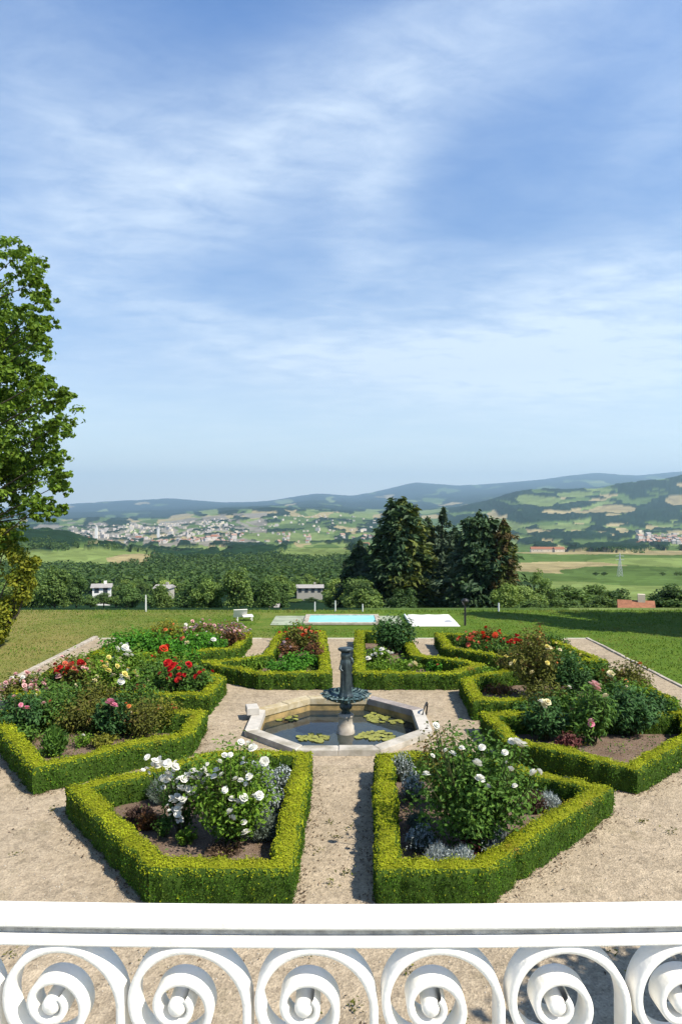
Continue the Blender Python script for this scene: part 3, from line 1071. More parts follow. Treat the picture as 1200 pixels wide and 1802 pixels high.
def shrub(name, label, cat, px, row, wd, ht, leaf, lsize, n, seed, blooms=(), rand=(), bsize=0.09, kind='rose', depth=None, open_=0.5, lean=0.0, aspect=.55, group=None, front=.36):
    """stems fan out from the base; leaves gather round the upper stems; blooms sit at stem tips.
    blooms: (colour, px, row[, size]); rand: (colour, count)"""
    b = at(px, row)
    g = np.random.default_rng(seed)
    if 30 <= seed < 110:
        wd, n = wd * 1.22, int(n * 1.5)
        ht = ht * 1.08
    depth = depth or wd * .8
    root = thing(name, label, cat, (b[0], b[1], 0.04), group=group)
    ns = max(9, int(16 * wd / .8))
    tips = []
    st = MB()
    lf = MB()
    for k in range(ns):
        a = 2.399 * k + g.random() * .6
        rr = math.sqrt((k + .5) / ns)
        h = ht * (1.0 - .42 * rr ** 2) * (.78 + .3 * g.random())
        tip = np.array([math.cos(a) * rr * wd * .46 + lean * h, math.sin(a) * rr * depth * .46, h])
        mid = tip * np.array([.45, .45, .5]) + g.normal(size=3) * .03
        foot = np.array([math.cos(a) * .05, math.sin(a) * .05, -.05])
        st.tube([foot, mid, tip], [.009, .007, .004], 5)
        tips.append(tip)
    tips = np.array(tips)
    per = n // ns
    for k in range(ns):
        u = 0.22 + .80 * g.random(per) ** .7
        base_ = np.stack([np.zeros(per), np.zeros(per), np.zeros(per)], 1) + tips[k] * u[:, None] * np.array([1, 1, 1])
        base_[:, :2] = tips[k][:2] * (u[:, None] ** .8)
        cr = (.10 + .17 * open_) * math.sqrt(wd * ht) * (.55 + .6 * u)
        d = g.normal(size=(per, 3))
        d /= np.linalg.norm(d, axis=1)[:, None]
        C = base_ + d * cr[:, None] * g.random(per)[:, None] ** .4
        C[:, 2] = np.abs(C[:, 2]) + .015
        nrm = d * .8 + np.array([0, -.1, .75]) + g.normal(size=(per, 3)) * .35
        lf.leaves(C, nrm, lsize, aspect, 0, .12, g=g)
    st.obj('stems', M['stem'], root)
    lf.obj('foliage', M[leaf], root)
    yb = b[1]
    for bl in blooms:
        sz = (bl[3] if len(bl) > 3 else bsize) * (1.12 if kind == 'spray' else 1.0)
        p = on(bl[1], bl[2], yb - depth * (front + .16 * g.random()))
        put_bloom(root, p, sz, kind, bl[0], g)
        if front > .4 and kind == 'spray':
            for q in range(2):
                put_bloom(root, p + g.normal(size=3) * np.array([.045, .04, .045]), sz * (.55 + .4 * g.random()), kind, bl[0], g)
        foot = np.array([0, 0, .1])
        tip = p - np.array(root.location)
        # a stalk carries each bloom
        m_ = MB().tube([tip * np.array([.6, .6, .55]), tip * np.array([.9, .9, .85]), tip], [.006, .005, .004], 5)
        m_.obj('stalk', M['stem'], root)
    for colour, cnt in rand:
        for k in range(cnt):
            t_ = tips[g.integers(len(tips))]
            d = g.normal(size=3)
            d[1] = -abs(d[1])
            d[2] = abs(d[2])
            d /= np.linalg.norm(d)
            p = np.array(root.location) + t_ * (.86 + .12 * g.random()) + d * (.10 + .17 * open_) * math.sqrt(wd * ht) * .95
            put_bloom(root, p, bsize * (.65 + .6 * g.random()), kind, colour, g)
    return root


def tuft(name, label, cat, px, row, wd, ht, leaf, n, seed, bw=.012, group=None, heads=None, stiff=.6):
    """a clump of narrow leaves or stalks springing from one crown"""
    b = at(px, row)
    g = np.random.default_rng(seed)
    root = thing(name, label, cat, (b[0], b[1], 0.04), group=group)
    a = g.random(n) * 6.283
    r = np.sqrt(g.random(n))
    foot = np.stack([np.cos(a) * r * wd * .16, np.sin(a) * r * wd * .16, np.full(n, -.02)], 1)
    h = ht * (1 - .5 * r ** 2) * (.6 + .5 * g.random(n))
    tip = np.stack([np.cos(a + g.normal(size=n) * .3) * r * wd * .5, np.sin(a) * r * wd * .45, h], 1)
    lf = MB()
    lf.blades(foot, tip, bw, 0, .12, g)
    # side leaflets make the clump dense
    u = .35 + .6 * g.random(n)
    C = foot * (1 - u[:, None]) + tip * u[:, None]
    lf.leaves(C, g.normal(size=(n, 3)) + np.array([0, 0, .5]), bw * 4.2, .4, 0, .1, g=g)
    if heads:
        k = n // 3
        T = tip[:k] + g.normal(size=(k, 3)) * .02
        lf.leaves(T, g.normal(size=(k, 3)), bw * 4, .5, 1, g=g)
        lf.leaves(T - np.array([0, 0, .025]), g.normal(size=(k, 3)), bw * 4, .5, 1, g=g)
    lf.obj('foliage', [M[leaf], M[heads or leaf]], root)
    return root


def W(*pts, c='white', s=.085):
    return [(c, p[0], p[1], (p[2] if len(p) > 2 else s) * (1.05 if c == 'white' else 1)) for p in pts]


# --- near left bed
shrub('white_phlox', 'white phlox trailing a chain of dense white blooms, left in the near bed', 'flowering plant', 322, 1468, .75, .95, 'rose_leaf', .055, 1500, 1,
      W((272, 1341, .12), (284, 1348, .15), (296, 1344, .13), (306, 1352, .14), (298, 1362, .12), (292, 1370, .10), (258, 1354, .08), (328, 1368, .13), (338, 1372, .12), (318, 1372, .11), (346, 1364, .13),
        (356, 1368, .13), (352, 1380, .14), (362, 1374, .11), (330, 1388, .12), (320, 1393, .12), (338, 1396, .10), (312, 1403, .12), (324, 1407, .11), (310, 1413, .10), (316, 1420, .12), (304, 1426, .09),
        (313, 1432, .10), (316, 1440, .10), (312, 1440, .08), (366, 1386, .12), (344, 1388, .1)), [('white', 14)], .11, 'spray', front=.5)
shrub('white_rose_bush', 'lime green rose bush with scattered white blooms, right in the near left bed', 'rose bush', 408, 1490, 1.25, 1.25, 'lime_leaf', .065, 5200, 2,
      W((446, 1318, .12), (436, 1312, .10), (424, 1306, .09), (465, 1338, .12), (385, 1342, .08), (395, 1330, .08), (406, 1328, .07), (382, 1358, .10), (392, 1364, .09), (378, 1368, .09), (428, 1344, .07),
        (440, 1368, .10), (416, 1372, .09), (424, 1374, .08), (396, 1390, .08), (408, 1408, .09), (418, 1414, .10), (412, 1420, .08), (428, 1404, .11), (406, 1430, .10), (408, 1440, .09), (430, 1448, .08),
        (434, 1468, .12), (456, 1400, .11), (448, 1404, .10), (430, 1415, .08)), [('white', 8)], .06)
tuft('lavender', 'grey green lavender clump by the path corner of the near left bed', 'lavender', 497, 1405, .50, .46, 'sage_leaf', 900, 3, .010, 'lavender clumps in the near beds', 'silver_leaf')
tuft('lavender', 'grey green grassy lavender between the white rose and the path hedge', 'lavender', 462, 1482, .60, .40, 'sage_leaf', 700, 4, .010, 'lavender clumps in the near beds')
tuft('withered_plant', 'brown withered clump at the left end of the near left bed', 'plant', 246, 1446, .50, .22, 'brown_leaf', 500, 5, .012)
tuft('iris_clump', 'dark blue green spiky clump left of the white phlox', 'plant', 268, 1404, .42, .40, 'dark_leaf', 350, 6, .018)
shrub('leafy_seedling', 'small light green leafy plant in front of the white phlox', 'plant', 328, 1494, .32, .24, 'lime_leaf', .05, 350, 7)
shrub('leafy_seedling', 'dark green low plant left of the small light green plant', 'plant', 288, 1478, .36, .30, 'rose_leaf', .05, 350, 8)
# --- near right bed
shrub('white_rose_bush', 'big dark green rose bush with a few large white blooms, in the near right bed', 'rose bush', 838, 1502, 1.55, 1.50, 'rose_leaf', .07, 8200, 9,
      W((908, 1311, .16), (920, 1314, .13), (900, 1307, .10), (838, 1345, .12), (843, 1374, .13), (858, 1386, .08), (772, 1284, .10), (766, 1277, .09), (795, 1328, .10), (786, 1322, .07), (848, 1316, .09), (812, 1318, .08),
        (888, 1324, .08), (940, 1362, .10), (947, 1358, .08), (898, 1354, .08), (750, 1365, .10), (760, 1330, .06), (906, 1384, .07)), [('white', 6)], .06, 'rose', None, .55)
shrub('rose_bush_shoots', 'loose yellowish rose with small cream blooms behind the big white rose', 'rose bush', 778, 1430, .80, 1.25, 'olive_leaf', .06, 1500, 10, (), [('cream', 12)], .055)
tuft('lavender', 'bluish lavender clump in the shade by the central path, right bed', 'lavender', 726, 1412, .40, .42, 'sage_leaf', 600, 11, .010, 'lavender clumps in the near beds', 'silver_leaf')
tuft('lavender', 'dark lavender clump along the path hedge, middle of the near right bed', 'lavender', 736, 1462, .40, .30, 'sage_leaf', 500, 12, .010, 'lavender clumps in the near beds')
for k, (px, row, wd, ht, lab) in enumerate([(772, 1534, .44, .34, 'low silver santolina at the front corner by the red begonia, left one'), (814, 1534, .40, .32, 'low silver santolina touching the red begonia'),
                                           (880, 1512, .66, .44, 'largest silver santolina mound right of the red begonia'), (966, 1432, .40, .32, 'small silver santolina beside the withered brown plant'),
                                           (996, 1412, .42, .36, 'silver santolina at the right corner of the near right bed'), (952, 1408, .30, .34, 'silver santolina behind the withered brown plant')]):
    tuft('santolina', lab, 'santolina', px, row, wd, ht, 'silver_leaf', 650, 20 + k, .009, 'silver santolinas in the near right bed')
tuft('withered_plant', 'withered dark brown clump among silver santolinas', 'plant', 940, 1434, .46, .34, 'brown_leaf', 600, 27, .010)
shrub('red_begonia', 'low begonia with scarlet blooms in front of the big white rose', 'flowering plant', 836, 1512, .46, .34, 'burgundy_leaf', .04, 350, 28, (), [('scarlet', 12), ('coral', 5)], .055, 'spray')
tuft('lavender', 'grey green lavender clump by the inner hedge, behind the lime green rose', 'lavender', 452, 1392, .55, .44, 'sage_leaf', 800, 13, .010, 'lavender clumps in the near beds', 'silver_leaf')
tuft('lavender', 'low lavender clump at the middle of the path hedge, left bed', 'lavender', 486, 1440, .50, .36, 'sage_leaf', 700, 14, .010, 'lavender clumps in the near beds', 'silver_leaf')
tuft('lavender', 'dark lavender clump behind the withered plant of the left bed', 'lavender', 288, 1418, .55, .46, 'sage_leaf', 700, 15, .010, 'lavender clumps in the near beds')
tuft('withered_plant', 'low reddish brown clump at the foot of the left diagonal hedge', 'plant', 262, 1462, .46, .24, 'russet_leaf', 420, 16, .012)
tuft('withered_plant', 'low brown clump at the front hedge under the lime green rose', 'plant', 395, 1506, .55, .16, 'dead_leaf', 420, 17, .012)
tuft('lavender', 'bluish lavender clump at the inner corner of the near right bed', 'lavender', 708, 1376, .45, .44, 'sage_leaf', 700, 18, .010, 'lavender clumps in the near beds', 'silver_leaf')
tuft('lavender', 'lavender clump between the path hedge and the front santolina', 'lavender', 742, 1502, .42, .34, 'sage_leaf', 600, 19, .010, 'lavender clumps in the near beds', 'silver_leaf')
# --- left bed
shrub('peony_bush', 'dark peony bush with a deep pink bloom at the left edge', 'peony', 38, 1300, .95, .78, 'dark_leaf', .11, 1300, 30, [('pink', 47, 1248, .17), ('pink', 38, 1240, .11), ('blush', 26, 1226, .12)], [], .1, 'rose', None, .5, 0, .32)
shrub('peony_bush', 'loose peony with faded blush blooms, beside the deep pink peony', 'peony', 100, 1288, .85, .78, 'rose_leaf', .09, 1100, 31, [('blush', 78, 1238, .13), ('coral', 90, 1234, .10), ('cream', 66, 1210, .08)], [], .1, 'rose', None, .5, 0, .32)
tuft('bearded_iris', 'upright clump of green sword leaves behind the left hedge corner', 'iris', 96, 1334, .55, .62, 'rose_leaf', 380, 32, .024)
shrub('leafy_bush', 'mid green leafy bush between the sword leaves and the pink dahlia', 'bush', 150, 1290, 1.1, .62, 'olive_leaf', .07, 1600, 33)
shrub('dahlia', 'dark dahlia with one big pink bloom and a small orange one', 'dahlia', 200, 1302, .72, .72, 'dark_leaf', .09, 900, 34, [('pink', 194, 1239, .24), ('pink', 201, 1243, .17), ('orange', 228, 1243, .11), ('orange', 222, 1238, .08)], [], .1, 'rose')
shrub('leafy_bush', 'sparse reddish shrub right of the pink dahlia', 'bush', 250, 1302, .80, .72, 'olive_leaf', .055, 1000, 35, (), [('cream', 4)], .05)
shrub('leafy_bush', 'sparse yellowish shrub by the inner end of the left bed', 'bush', 290, 1288, .70, .66, 'yellow_leaf', .05, 700, 36, (), [('coral', 6)], .06)
shrub('leafy_seedling', 'small plant with one white flower on bare soil', 'plant', 146, 1318, .40, .22, 'lime_leaf', .05, 250, 37, [('white', 147, 1294, .08)])
# --- left back bed
shrub('red_rose_bush', 'rose bush with bright red blooms over the left hedge by the pond', 'rose bush', 326, 1232, 1.15, .82, 'rose_leaf', .09, 1700, 40,
      W((297, 1168, .26), (305, 1172, .24), (301, 1178, .18), (331, 1170, .2), (336, 1174, .16), (317, 1190, .20), (312, 1196, .14), (346, 1190, .16), (352, 1184, .14), (360, 1180, .12), c='red'), [('red', 8), ('coral', 3)], .12)
shrub('yellow_rose_bush', 'rose bush with pale yellow blooms in the left back bed', 'rose bush', 196, 1236, 1.2, .85, 'lime_leaf', .09, 1700, 41,
      [('yellow', 183, 1176, .22), ('yellow', 190, 1182, .2), ('cream', 200, 1190, .18), ('yellow', 219, 1186, .18), ('cream', 222, 1194, .22), ('white', 214, 1199, .2), ('yellow', 205, 1172, .14)], [('yellow', 9), ('cream', 9), ('white', 4)], .12)
shrub('white_rose_bush', 'rose bush with small white blooms behind the pale yellow one', 'rose bush', 215, 1196, 1.3, .78, 'lime_leaf', .09, 1500, 42,
      W((205, 1142, .2), (221, 1140, .22), (226, 1148, .22), (222, 1154, .2), (203, 1160, .2), (232, 1154, .14)), [('white', 6)], .12)
shrub('coral_rose_bush', 'rose bush with red and salmon blooms near the gravel edge, left', 'rose bush', 128, 1226, 1.2, .80, 'olive_leaf', .09, 1400, 43,
      [('red', 143, 1166, .2), ('red', 148, 1168, .16), ('coral', 125, 1172, .22), ('coral', 130, 1178, .18), ('red', 108, 1176, .18), ('red', 100, 1182, .16), ('blush', 104, 1192, .2), ('cream', 114, 1209, .18)], [('red', 10), ('coral', 12), ('blush', 8)], .13)
shrub('blush_rose_bush', 'rose bush covered in pale pink blooms at the far left corner', 'rose bush', 40, 1242, 1.1, .60, 'olive_leaf', .08, 1000, 44, (), [('blush', 40), ('white', 6)], .13)
shrub('leafy_bush', 'green bush between the yellow and the red roses', 'bush', 262, 1230, 1.0, .72, 'rose_leaf', .09, 1300, 45, (), [('cream', 4)], .08)
# --- far left bed
shrub('leafy_bush', 'bright green bush at the back of the far left bed, leftmost', 'bush', 228, 1164, 1.5, .80, 'bright_leaf', .11, 1500, 50)
shrub('leafy_bush', 'bright green bush with a scarlet flower head', 'bush', 284, 1166, 1.4, .78, 'bright_leaf', .11, 1400, 51, [('scarlet', 288, 1142, .3), ('red', 294, 1140, .26), ('scarlet', 284, 1146, .22)], [('scarlet', 3)], .13)
shrub('leafy_bush', 'bright green bush next to the pink round bush', 'bush', 350, 1158, 1.2, .70, 'bright_leaf', .10, 1300, 52, [('coral', 322, 1124, .2), ('cream', 330, 1132, .2), ('white', 376, 1126, .2)], [('cream', 3)], .12)
shrub('leafy_bush', 'yellow green bush with orange tips behind the scarlet flower head', 'bush', 292, 1134, 1.3, .66, 'yellow_leaf', .10, 900, 53, [('orange', 292, 1109, .18), ('scarlet', 300, 1108, .16)], [('orange', 4)], .1)
shrub('blush_rose_bush', 'low bush of dusty pink and white flowers at the back of the far left bed', 'rose bush', 352, 1130, 1.5, .55, 'olive_leaf', .10, 800, 54, (), [('blush', 20), ('mauve', 10), ('white', 6)], .13)
shrub('pink_round_bush', 'round bush wholly covered in dusty pink flowers', 'bush', 407, 1146, .95, .80, 'russet_leaf', .07, 900, 55, (), [('mauve', 46), ('blush', 38)], .11, 'spray')
shrub('leafy_seedling', 'small cream flowered plant in front of the pink round bush', 'plant', 386, 1146, .4, .35, 'bright_leaf', .08, 250, 56, (), [('cream', 7)], .12)
# --- back left bed
shrub('orange_lilies', 'stand of orange red flowers at the back left of the fountain', 'flowering plant', 530, 1150, 1.1, .80, 'olive_leaf', .10, 900, 60, (), [('scarlet', 12), ('coral', 12)], .13)
shrub('russet_shrub', 'russet stemmed shrub beside the back path, left of the fountain', 'bush', 554, 1172, .50, .62, 'russet_leaf', .08, 500, 61)
shrub('russet_shrub', 'dusty reddish shrub left of the orange flowers', 'bush', 508, 1164, .60, .55, 'russet_leaf', .08, 450, 62, (), [('mauve', 5)], .1)
shrub('leafy_bush', 'low bright green plants behind the pond hedge, left of the fountain', 'bush', 505, 1190, 1.1, .34, 'bright_leaf', .09, 900, 63)
shrub('leafy_bush', 'low grassy green plants in the left point of the bed behind the pond', 'bush', 440, 1180, 1.1, .30, 'lime_leaf', .09, 800, 64)
# --- back right bed
shrub('dark_shrub', 'tall dark green shrub behind the pond, right of the fountain', 'bush', 693, 1152, 1.15, 1.05, 'dark_leaf', .11, 1900, 70)
shrub('white_rose_bush', 'low white rose beside the back path, right of the fountain', 'rose bush', 664, 1176, .75, .52, 'lime_leaf', .09, 700, 71, W((672, 1144, .2), (682, 1148, .18), (648, 1160, .2), (660, 1152, .16), (690, 1150, .14)), [('white', 4)], .1)
shrub('leafy_bush', 'low lime green plants in front of the tall dark shrub', 'bush', 705, 1188, 1.1, .34, 'lime_leaf', .09, 900, 72, W((728, 1169, .22), (722, 1172, .18), c='cream'), [], .1)
shrub('leafy_bush', 'low green plants in the right point of the bed behind the pond', 'bush', 785, 1182, 1.1, .28, 'bright_leaf', .09, 800, 73, (), [('coral', 4)], .1)
# --- far right bed
shrub('red_salvia', 'clump of bright red flowers, right half of the far right bed', 'flowering plant', 905, 1150, .95, .52, 'rose_leaf', .09, 800, 80, W((900, 1130, .24), (908, 1128, .26), (916, 1131, .26), (893, 1132, .2), (921, 1134, .2), c='red'), [('red', 12)], .14)
shrub('coral_geranium', 'coral pink flowers at the left end of the far right bed', 'flowering plant', 826, 1150, .8, .55, 'rose_leaf', .09, 600, 81, [('coral', 828, 1128, .26), ('coral', 824, 1134, .2), ('coral', 832, 1122, .2)], [('coral', 9), ('scarlet', 5)], .13)
shrub('red_geranium', 'red flowers in the middle of the far right bed', 'flowering plant', 858, 1144, 1.0, .60, 'olive_leaf', .09, 800, 82, W((848, 1117, .26), (840, 1116, .22), (872, 1117, .24), (852, 1122, .2), c='scarlet'), [('scarlet', 10)], .13)
# --- right back bed
shrub('yellow_rose_bush', 'tall slender rose with pale yellow blooms, right of the pond', 'rose bush', 940, 1232, .95, 1.50, 'olive_leaf', .075, 2200, 90,
      [('cream', 966, 1142, .2), ('yellow', 962, 1138, .14), ('yellow', 966, 1160, .16), ('yellow', 962, 1166, .14), ('yellow', 908, 1165, .18), ('cream', 900, 1168, .12), ('cream', 937, 1185, .18), ('cream', 984, 1144, .12)], [('yellow', 4), ('orange', 3)], .09, 'rose', None, .45)
shrub('dark_shrub', 'dark green bush right of the tall yellow rose', 'bush', 1000, 1228, .95, .90, 'dark_leaf', .085, 1600, 91, [('blush', 992, 1214, .18), ('white', 1000, 1210, .14)], [], .1)
shrub('russet_shrub', 'low russet ground plants left of the tall yellow rose', 'bush', 878, 1222, .9, .16, 'russet_leaf', .06, 500, 92)
shrub('leafy_bush', 'low lime green bush inside the inner hedge corner of the yellow rose bed', 'bush', 866, 1204, .8, .34, 'lime_leaf', .08, 600, 93)
shrub('russet_shrub', 'yellow brown shrub with one cream rose at the right edge of its bed', 'bush', 1102, 1234, 1.05, .82, 'olive_leaf', .07, 1500, 94, [('cream', 1073, 1185, .20), ('cream', 1078, 1188, .15), ('cream', 1068, 1224, .15)], [('orange', 4)], .1)
shrub('leafy_bush', 'mid green bush between the dark bush and the yellow brown shrub', 'bush', 1052, 1220, .80, .70, 'rose_leaf', .08, 1000, 95)
tuft('dry_grass', 'pale dry grass clump behind the yellow brown shrub at the right', 'ornamental grass', 1112, 1212, .95, .40, 'straw', 700, 110, .022)
# --- right bed
shrub('peony_bush', 'dark peony bush with a single cream bloom, nearest the pond', 'peony', 957, 1306, .80, .74, 'dark_leaf', .12, 1000, 100, [('cream', 954, 1238, .22), ('cream', 962, 1236, .17), ('white', 950, 1236, .15)], [], .1, 'rose', None, .5, 0, .30)
shrub('peony_bush', 'tall peony bush with a large blush pink bloom and a smaller pink one', 'peony', 1042, 1314, .75, .98, 'rose_leaf', .12, 1200, 101, [('blush', 1043, 1208, .26), ('blush', 1048, 1215, .22), ('pink', 1040, 1275, .15), ('blush', 1041, 1271, .16), ('cream', 1066, 1226, .15)], [], .1, 'rose', None, .5, 0, .30)
shrub('peony_bush', 'broad dark peony bush without blooms, right of the blush pink peony', 'peony', 1106, 1296, 1.05, .84, 'dark_leaf', .12, 1500, 102, (), [], .1, 'rose', None, .5, 0, .30)
shrub('leafy_bush', 'yellow green bush at the right edge, beside the broad dark peony', 'bush', 1176, 1282, .85, .55, 'lime_leaf', .08, 1000, 103)
shrub('burgundy_plant', 'small burgundy leaved plant between two peonies', 'plant', 1002, 1326, .42, .28, 'burgundy_leaf', .07, 400, 104)
shrub('leafy_bush', 'low dark plant in the shadow behind the cream peony', 'bush', 920, 1282, .70, .40, 'rose_leaf', .08, 600, 105)

# --- further plants filling the beds
for k, a_ in enumerate([
    ('leafy_bush', 'dark green bush at the back of the left bed, behind the sword leaves', 112, 1270, 1.0, .75, 'rose_leaf', .08, 1300, [('cream', 4)]),
    ('leafy_bush', 'grey green bush at the back of the left bed, behind the pink dahlia', 170, 1266, 1.0, .70, 'olive_leaf', .07, 1100, []),
    ('leafy_bush', 'tall green shoots with buds behind the sparse reddish shrub', 246, 1268, .9, .78, 'rose_leaf', .07, 1000, [('coral', 3)]),
    ('leafy_bush', 'low green plant at the foot of the deep pink peony', 30, 1314, .7, .34, 'rose_leaf', .08, 500, []),
    ('leafy_bush', 'low yellow green plant between the pink dahlia and the front hedge', 182, 1322, .5, .24, 'yellow_leaf', .06, 400, []),
    ('leafy_bush', 'green bush at the back left of the red rose bush', 290, 1206, 1.3, .72, 'lime_leaf', .09, 1200, [('red', 5)]),
    ('leafy_bush', 'green bush at the gravel side, behind the coral rose bush', 150, 1204, 1.3, .70, 'lime_leaf', .09, 1100, [('coral', 6), ('cream', 4)]),
    ('leafy_bush', 'green bush in front of the blush rose bush at the far left', 82, 1234, 1.0, .62, 'rose_leaf', .09, 900, [('blush', 6)]),
    ('leafy_bush', 'slender dark shoots behind the cream peony', 962, 1272, .9, .80, 'olive_leaf', .07, 900, []),
    ('leafy_bush', 'leafy shoots between the two blooming peonies', 1002, 1288, .8, .72, 'rose_leaf', .09, 900, [('blush', 2)]),
    ('leafy_bush', 'tall leafy shoots at the back of the peony bed, right half', 1075, 1276, 1.0, .85, 'rose_leaf', .09, 1200, [('cream', 3)]),
    ('leafy_bush', 'dense dark shoots at the right end of the peony bed', 1142, 1284, .9, .70, 'dark_leaf', .09, 1000, []),
    ('leafy_bush', 'green bush behind the tall slender yellow rose', 915, 1200, 1.2, .85, 'olive_leaf', .08, 1200, [('yellow', 4), ('orange', 2)]),
    ('leafy_bush', 'green bush right behind the dark bush of the yellow rose bed', 986, 1196, 1.1, .80, 'rose_leaf', .08, 1100, [('yellow', 4)]),
    ('russet_shrub', 'tall thin russet shoots behind the slender yellow rose', 942, 1192, .7, 1.25, 'russet_leaf', .07, 500, [('orange', 5)]),
    ('leafy_bush', 'green bush before the yellow brown shrub at the right edge', 1118, 1246, .9, .50, 'lime_leaf', .08, 800, []),
    ('leafy_bush', 'low green filling between the coral and the red flowers of the far right bed', 880, 1154, 1.1, .38, 'rose_leaf', .09, 700, [('red', 4)]),
    ('leafy_bush', 'green bush at the right end of the far right bed', 965, 1146, 1.2, .50, 'rose_leaf', .09, 800, []),
    ('leafy_bush', 'green plants behind the orange flowers at the back', 520, 1128, 1.3, .50, 'bright_leaf', .09, 700, [('coral', 4)]),
    ('leafy_bush', 'low green plants left of the russet stemmed shrub', 532, 1178, 1.0, .40, 'bright_leaf', .09, 700, []),
    ('leafy_bush', 'low lime plants between the white rose and the tall dark shrub', 668, 1192, .8, .34, 'lime_leaf', .09, 600, []),
    ('leafy_bush', 'bright green bush at the front of the far left bed', 316, 1172, 1.3, .50, 'bright_leaf', .10, 900, [('red', 2)]),
    ('leafy_bush', 'low bright green bush at the front right of the far left bed', 372, 1152, 1.0, .48, 'bright_leaf', .10, 700, []),
]):
    nm, lab, px, row, wd_, ht_, lf_, ls_, n_, rd_ = a_
    shrub(nm, lab, 'bush', px, row, wd_, ht_, lf_, ls_, n_, 60 + k if 60 + k < 110 else 109, (), rd_, .11)
# low self-sown greenery on the soil of the beds
gq = np.random.default_rng(71)
mb = MB()
for key, dens in dict(FL=9, FR=12, L=34, R=12, LB=40, RB=30, BL=60, BR=60, BLL=60, BRR=50).items():
    S = inset(BEDS[key][0] if sum(BEDS[key][0][q - 1][0] * BEDS[key][0][q][1] - BEDS[key][0][q][0] * BEDS[key][0][q - 1][1] for q in range(len(BEDS[key][0]))) > 0 else BEDS[key][0][::-1], HW + .05)
    lo, hi = S.min(0), S.max(0)
    for k in range(int(dens * (hi - lo)[0] * (hi - lo)[1] / 4)):
        q = lo + (hi - lo) * gq.random(2)
        ins = all((S[(m_ + 1) % len(S)][0] - S[m_][0]) * (q[1] - S[m_][1]) - (S[(m_ + 1) % len(S)][1] - S[m_][1]) * (q[0] - S[m_][0]) > 0 for m_ in range(len(S)))
        if not ins:
            continue
        n = int(gq.integers(14, 40))
        r_ = gq.uniform(.08, .20)
        d = gq.normal(size=(n, 3)) * np.array([r_, r_, r_ * .5])
        d[:, 2] = np.abs(d[:, 2]) + .07
        mb.leaves(np.r_[q, 0][None] + d, gq.normal(size=(n, 3)) * .5 + np.array([0, 0, .8]), .05, .5, int(gq.integers(3)), .1, g=gq)
tag(mb.obj('ground_cover', [M['rose_leaf'], M['lime_leaf'], M['olive_leaf']]), kind='stuff')

# ---------------------------------------------------------------- pond and fountain
pond = thing('stone_pond', 'octagonal stone pond with a low pale rim in the middle of the garden', 'pond', (FC[0], FC[1], 0))
oo, oi = octagon(AP_O, (0, 0)), octagon(AP_I, (0, 0))
RZ = 0.12
rim_mats = ['grey_stone', 'lichen_rim', 'lichen_rim', 'pale_stone', 'pond_stone', 'pond_stone', 'pond_stone', 'pale_stone']
for k in range(8):
    j = (k + 1) % 8
    g_ = 0.004
    a0, a1, b0, b1 = oo[k], oo[j], oi[k], oi[j]
    e = (a1 - a0) / np.linalg.norm(a1 - a0)
    mb = MB()
    cuts = [0.0, .5, 1.0] if k in (5, 2) else [0.0, 1.0]
    for c0, c1 in zip(cuts[:-1], cuts[1:]):
        A0, A1 = a0 + (a1 - a0) * c0 + e * g_, a0 + (a1 - a0) * c1 - e * g_
        B0, B1 = b0 + (b1 - b0) * c0 + e * g_, b0 + (b1 - b0) * c1 - e * g_
        mb.poly_prism([A0, A1, B1, B0], -.02, RZ + random.uniform(-.008, .012), 0, .014)
    mb.obj('rim_stone', M[rim_mats[k]], pond)
mb = MB()
ow, ob = octagon(AP_I + .02, (0, 0)), octagon(AP_I + .02, (0, 0))
V = np.concatenate([np.c_[ow, np.full(8, .06)], np.c_[ob, np.full(8, -.7)]])
mb.add(V, [(k, 8 + k, 8 + (k + 1) % 8, (k + 1) % 8) for k in range(8)])
mb.obj('basin_wall', M['lichen_stone'], pond)
mb = MB().add(np.c_[ob, np.full(8, -.7)], [list(range(8))])
mb.obj('basin_floor', M['mossy_stone'], pond)
# raised stone block on the rim's left corner and a dark iron grip on the right one
mb = MB().box((-1.88, .42, .20), (.26, .36, .16), 0, .25, .012)
tag(mb.obj('stone_block', M['pale_stone'], None, (FC[0], FC[1], 0)), 'white stone block lying on the left corner of the pond rim', 'stone block')
mb = MB()
mb.tube([(1.80, .30, .10), (1.86, .32, .30), (1.92, .46, .34), (1.95, .62, .26), (1.93, .66, .02)], .022, 8)
tag(mb.obj('iron_hoop', M['dark_metal'], None, (FC[0], FC[1], 0)), 'dark bent iron hoop on the right corner of the pond rim', 'hoop')
WZ = -.17
mb = MB().add(np.c_[octagon(AP_I + .015), np.full(8, WZ)], [list(range(8))])
tag(mb.obj('water', M['pond_water']), kind='structure')

# lily pads: round leaves with a notch, floating in four patches
def pad_mesh(seed):
    g = np.random.default_rng(seed)
    a = np.linspace(.25, 6.03, 15)
    r = .5 * (1 + .06 * g.normal(size=15))
    top = np.c_[np.cos(a) * r, np.sin(a) * r, .02 + .04 * g.random(15)]
    bot = top - np.array([0, 0, .03])
    V = np.concatenate([[(0.04, 0, .02)], top, [(0.04, 0, -.01)], bot])
    Fq = [(0, 1 + k, 2 + k) for k in range(14)] + [(16, 18 + k, 17 + k) for k in range(14)]
    mb = MB().add(V, Fq)
    mb.F.append(np.array([(1 + k, 17 + k, 18 + k, 2 + k) for k in range(14)]))
    mb.M.append(np.zeros(14, np.int32)); mb.S.append(np.zeros(14, bool))
    return mb.mesh('lily_pad', M['lily'])
pads = [pad_mesh(s_) for s_ in range(4)]
gp = np.random.default_rng(5)
kpad = 0
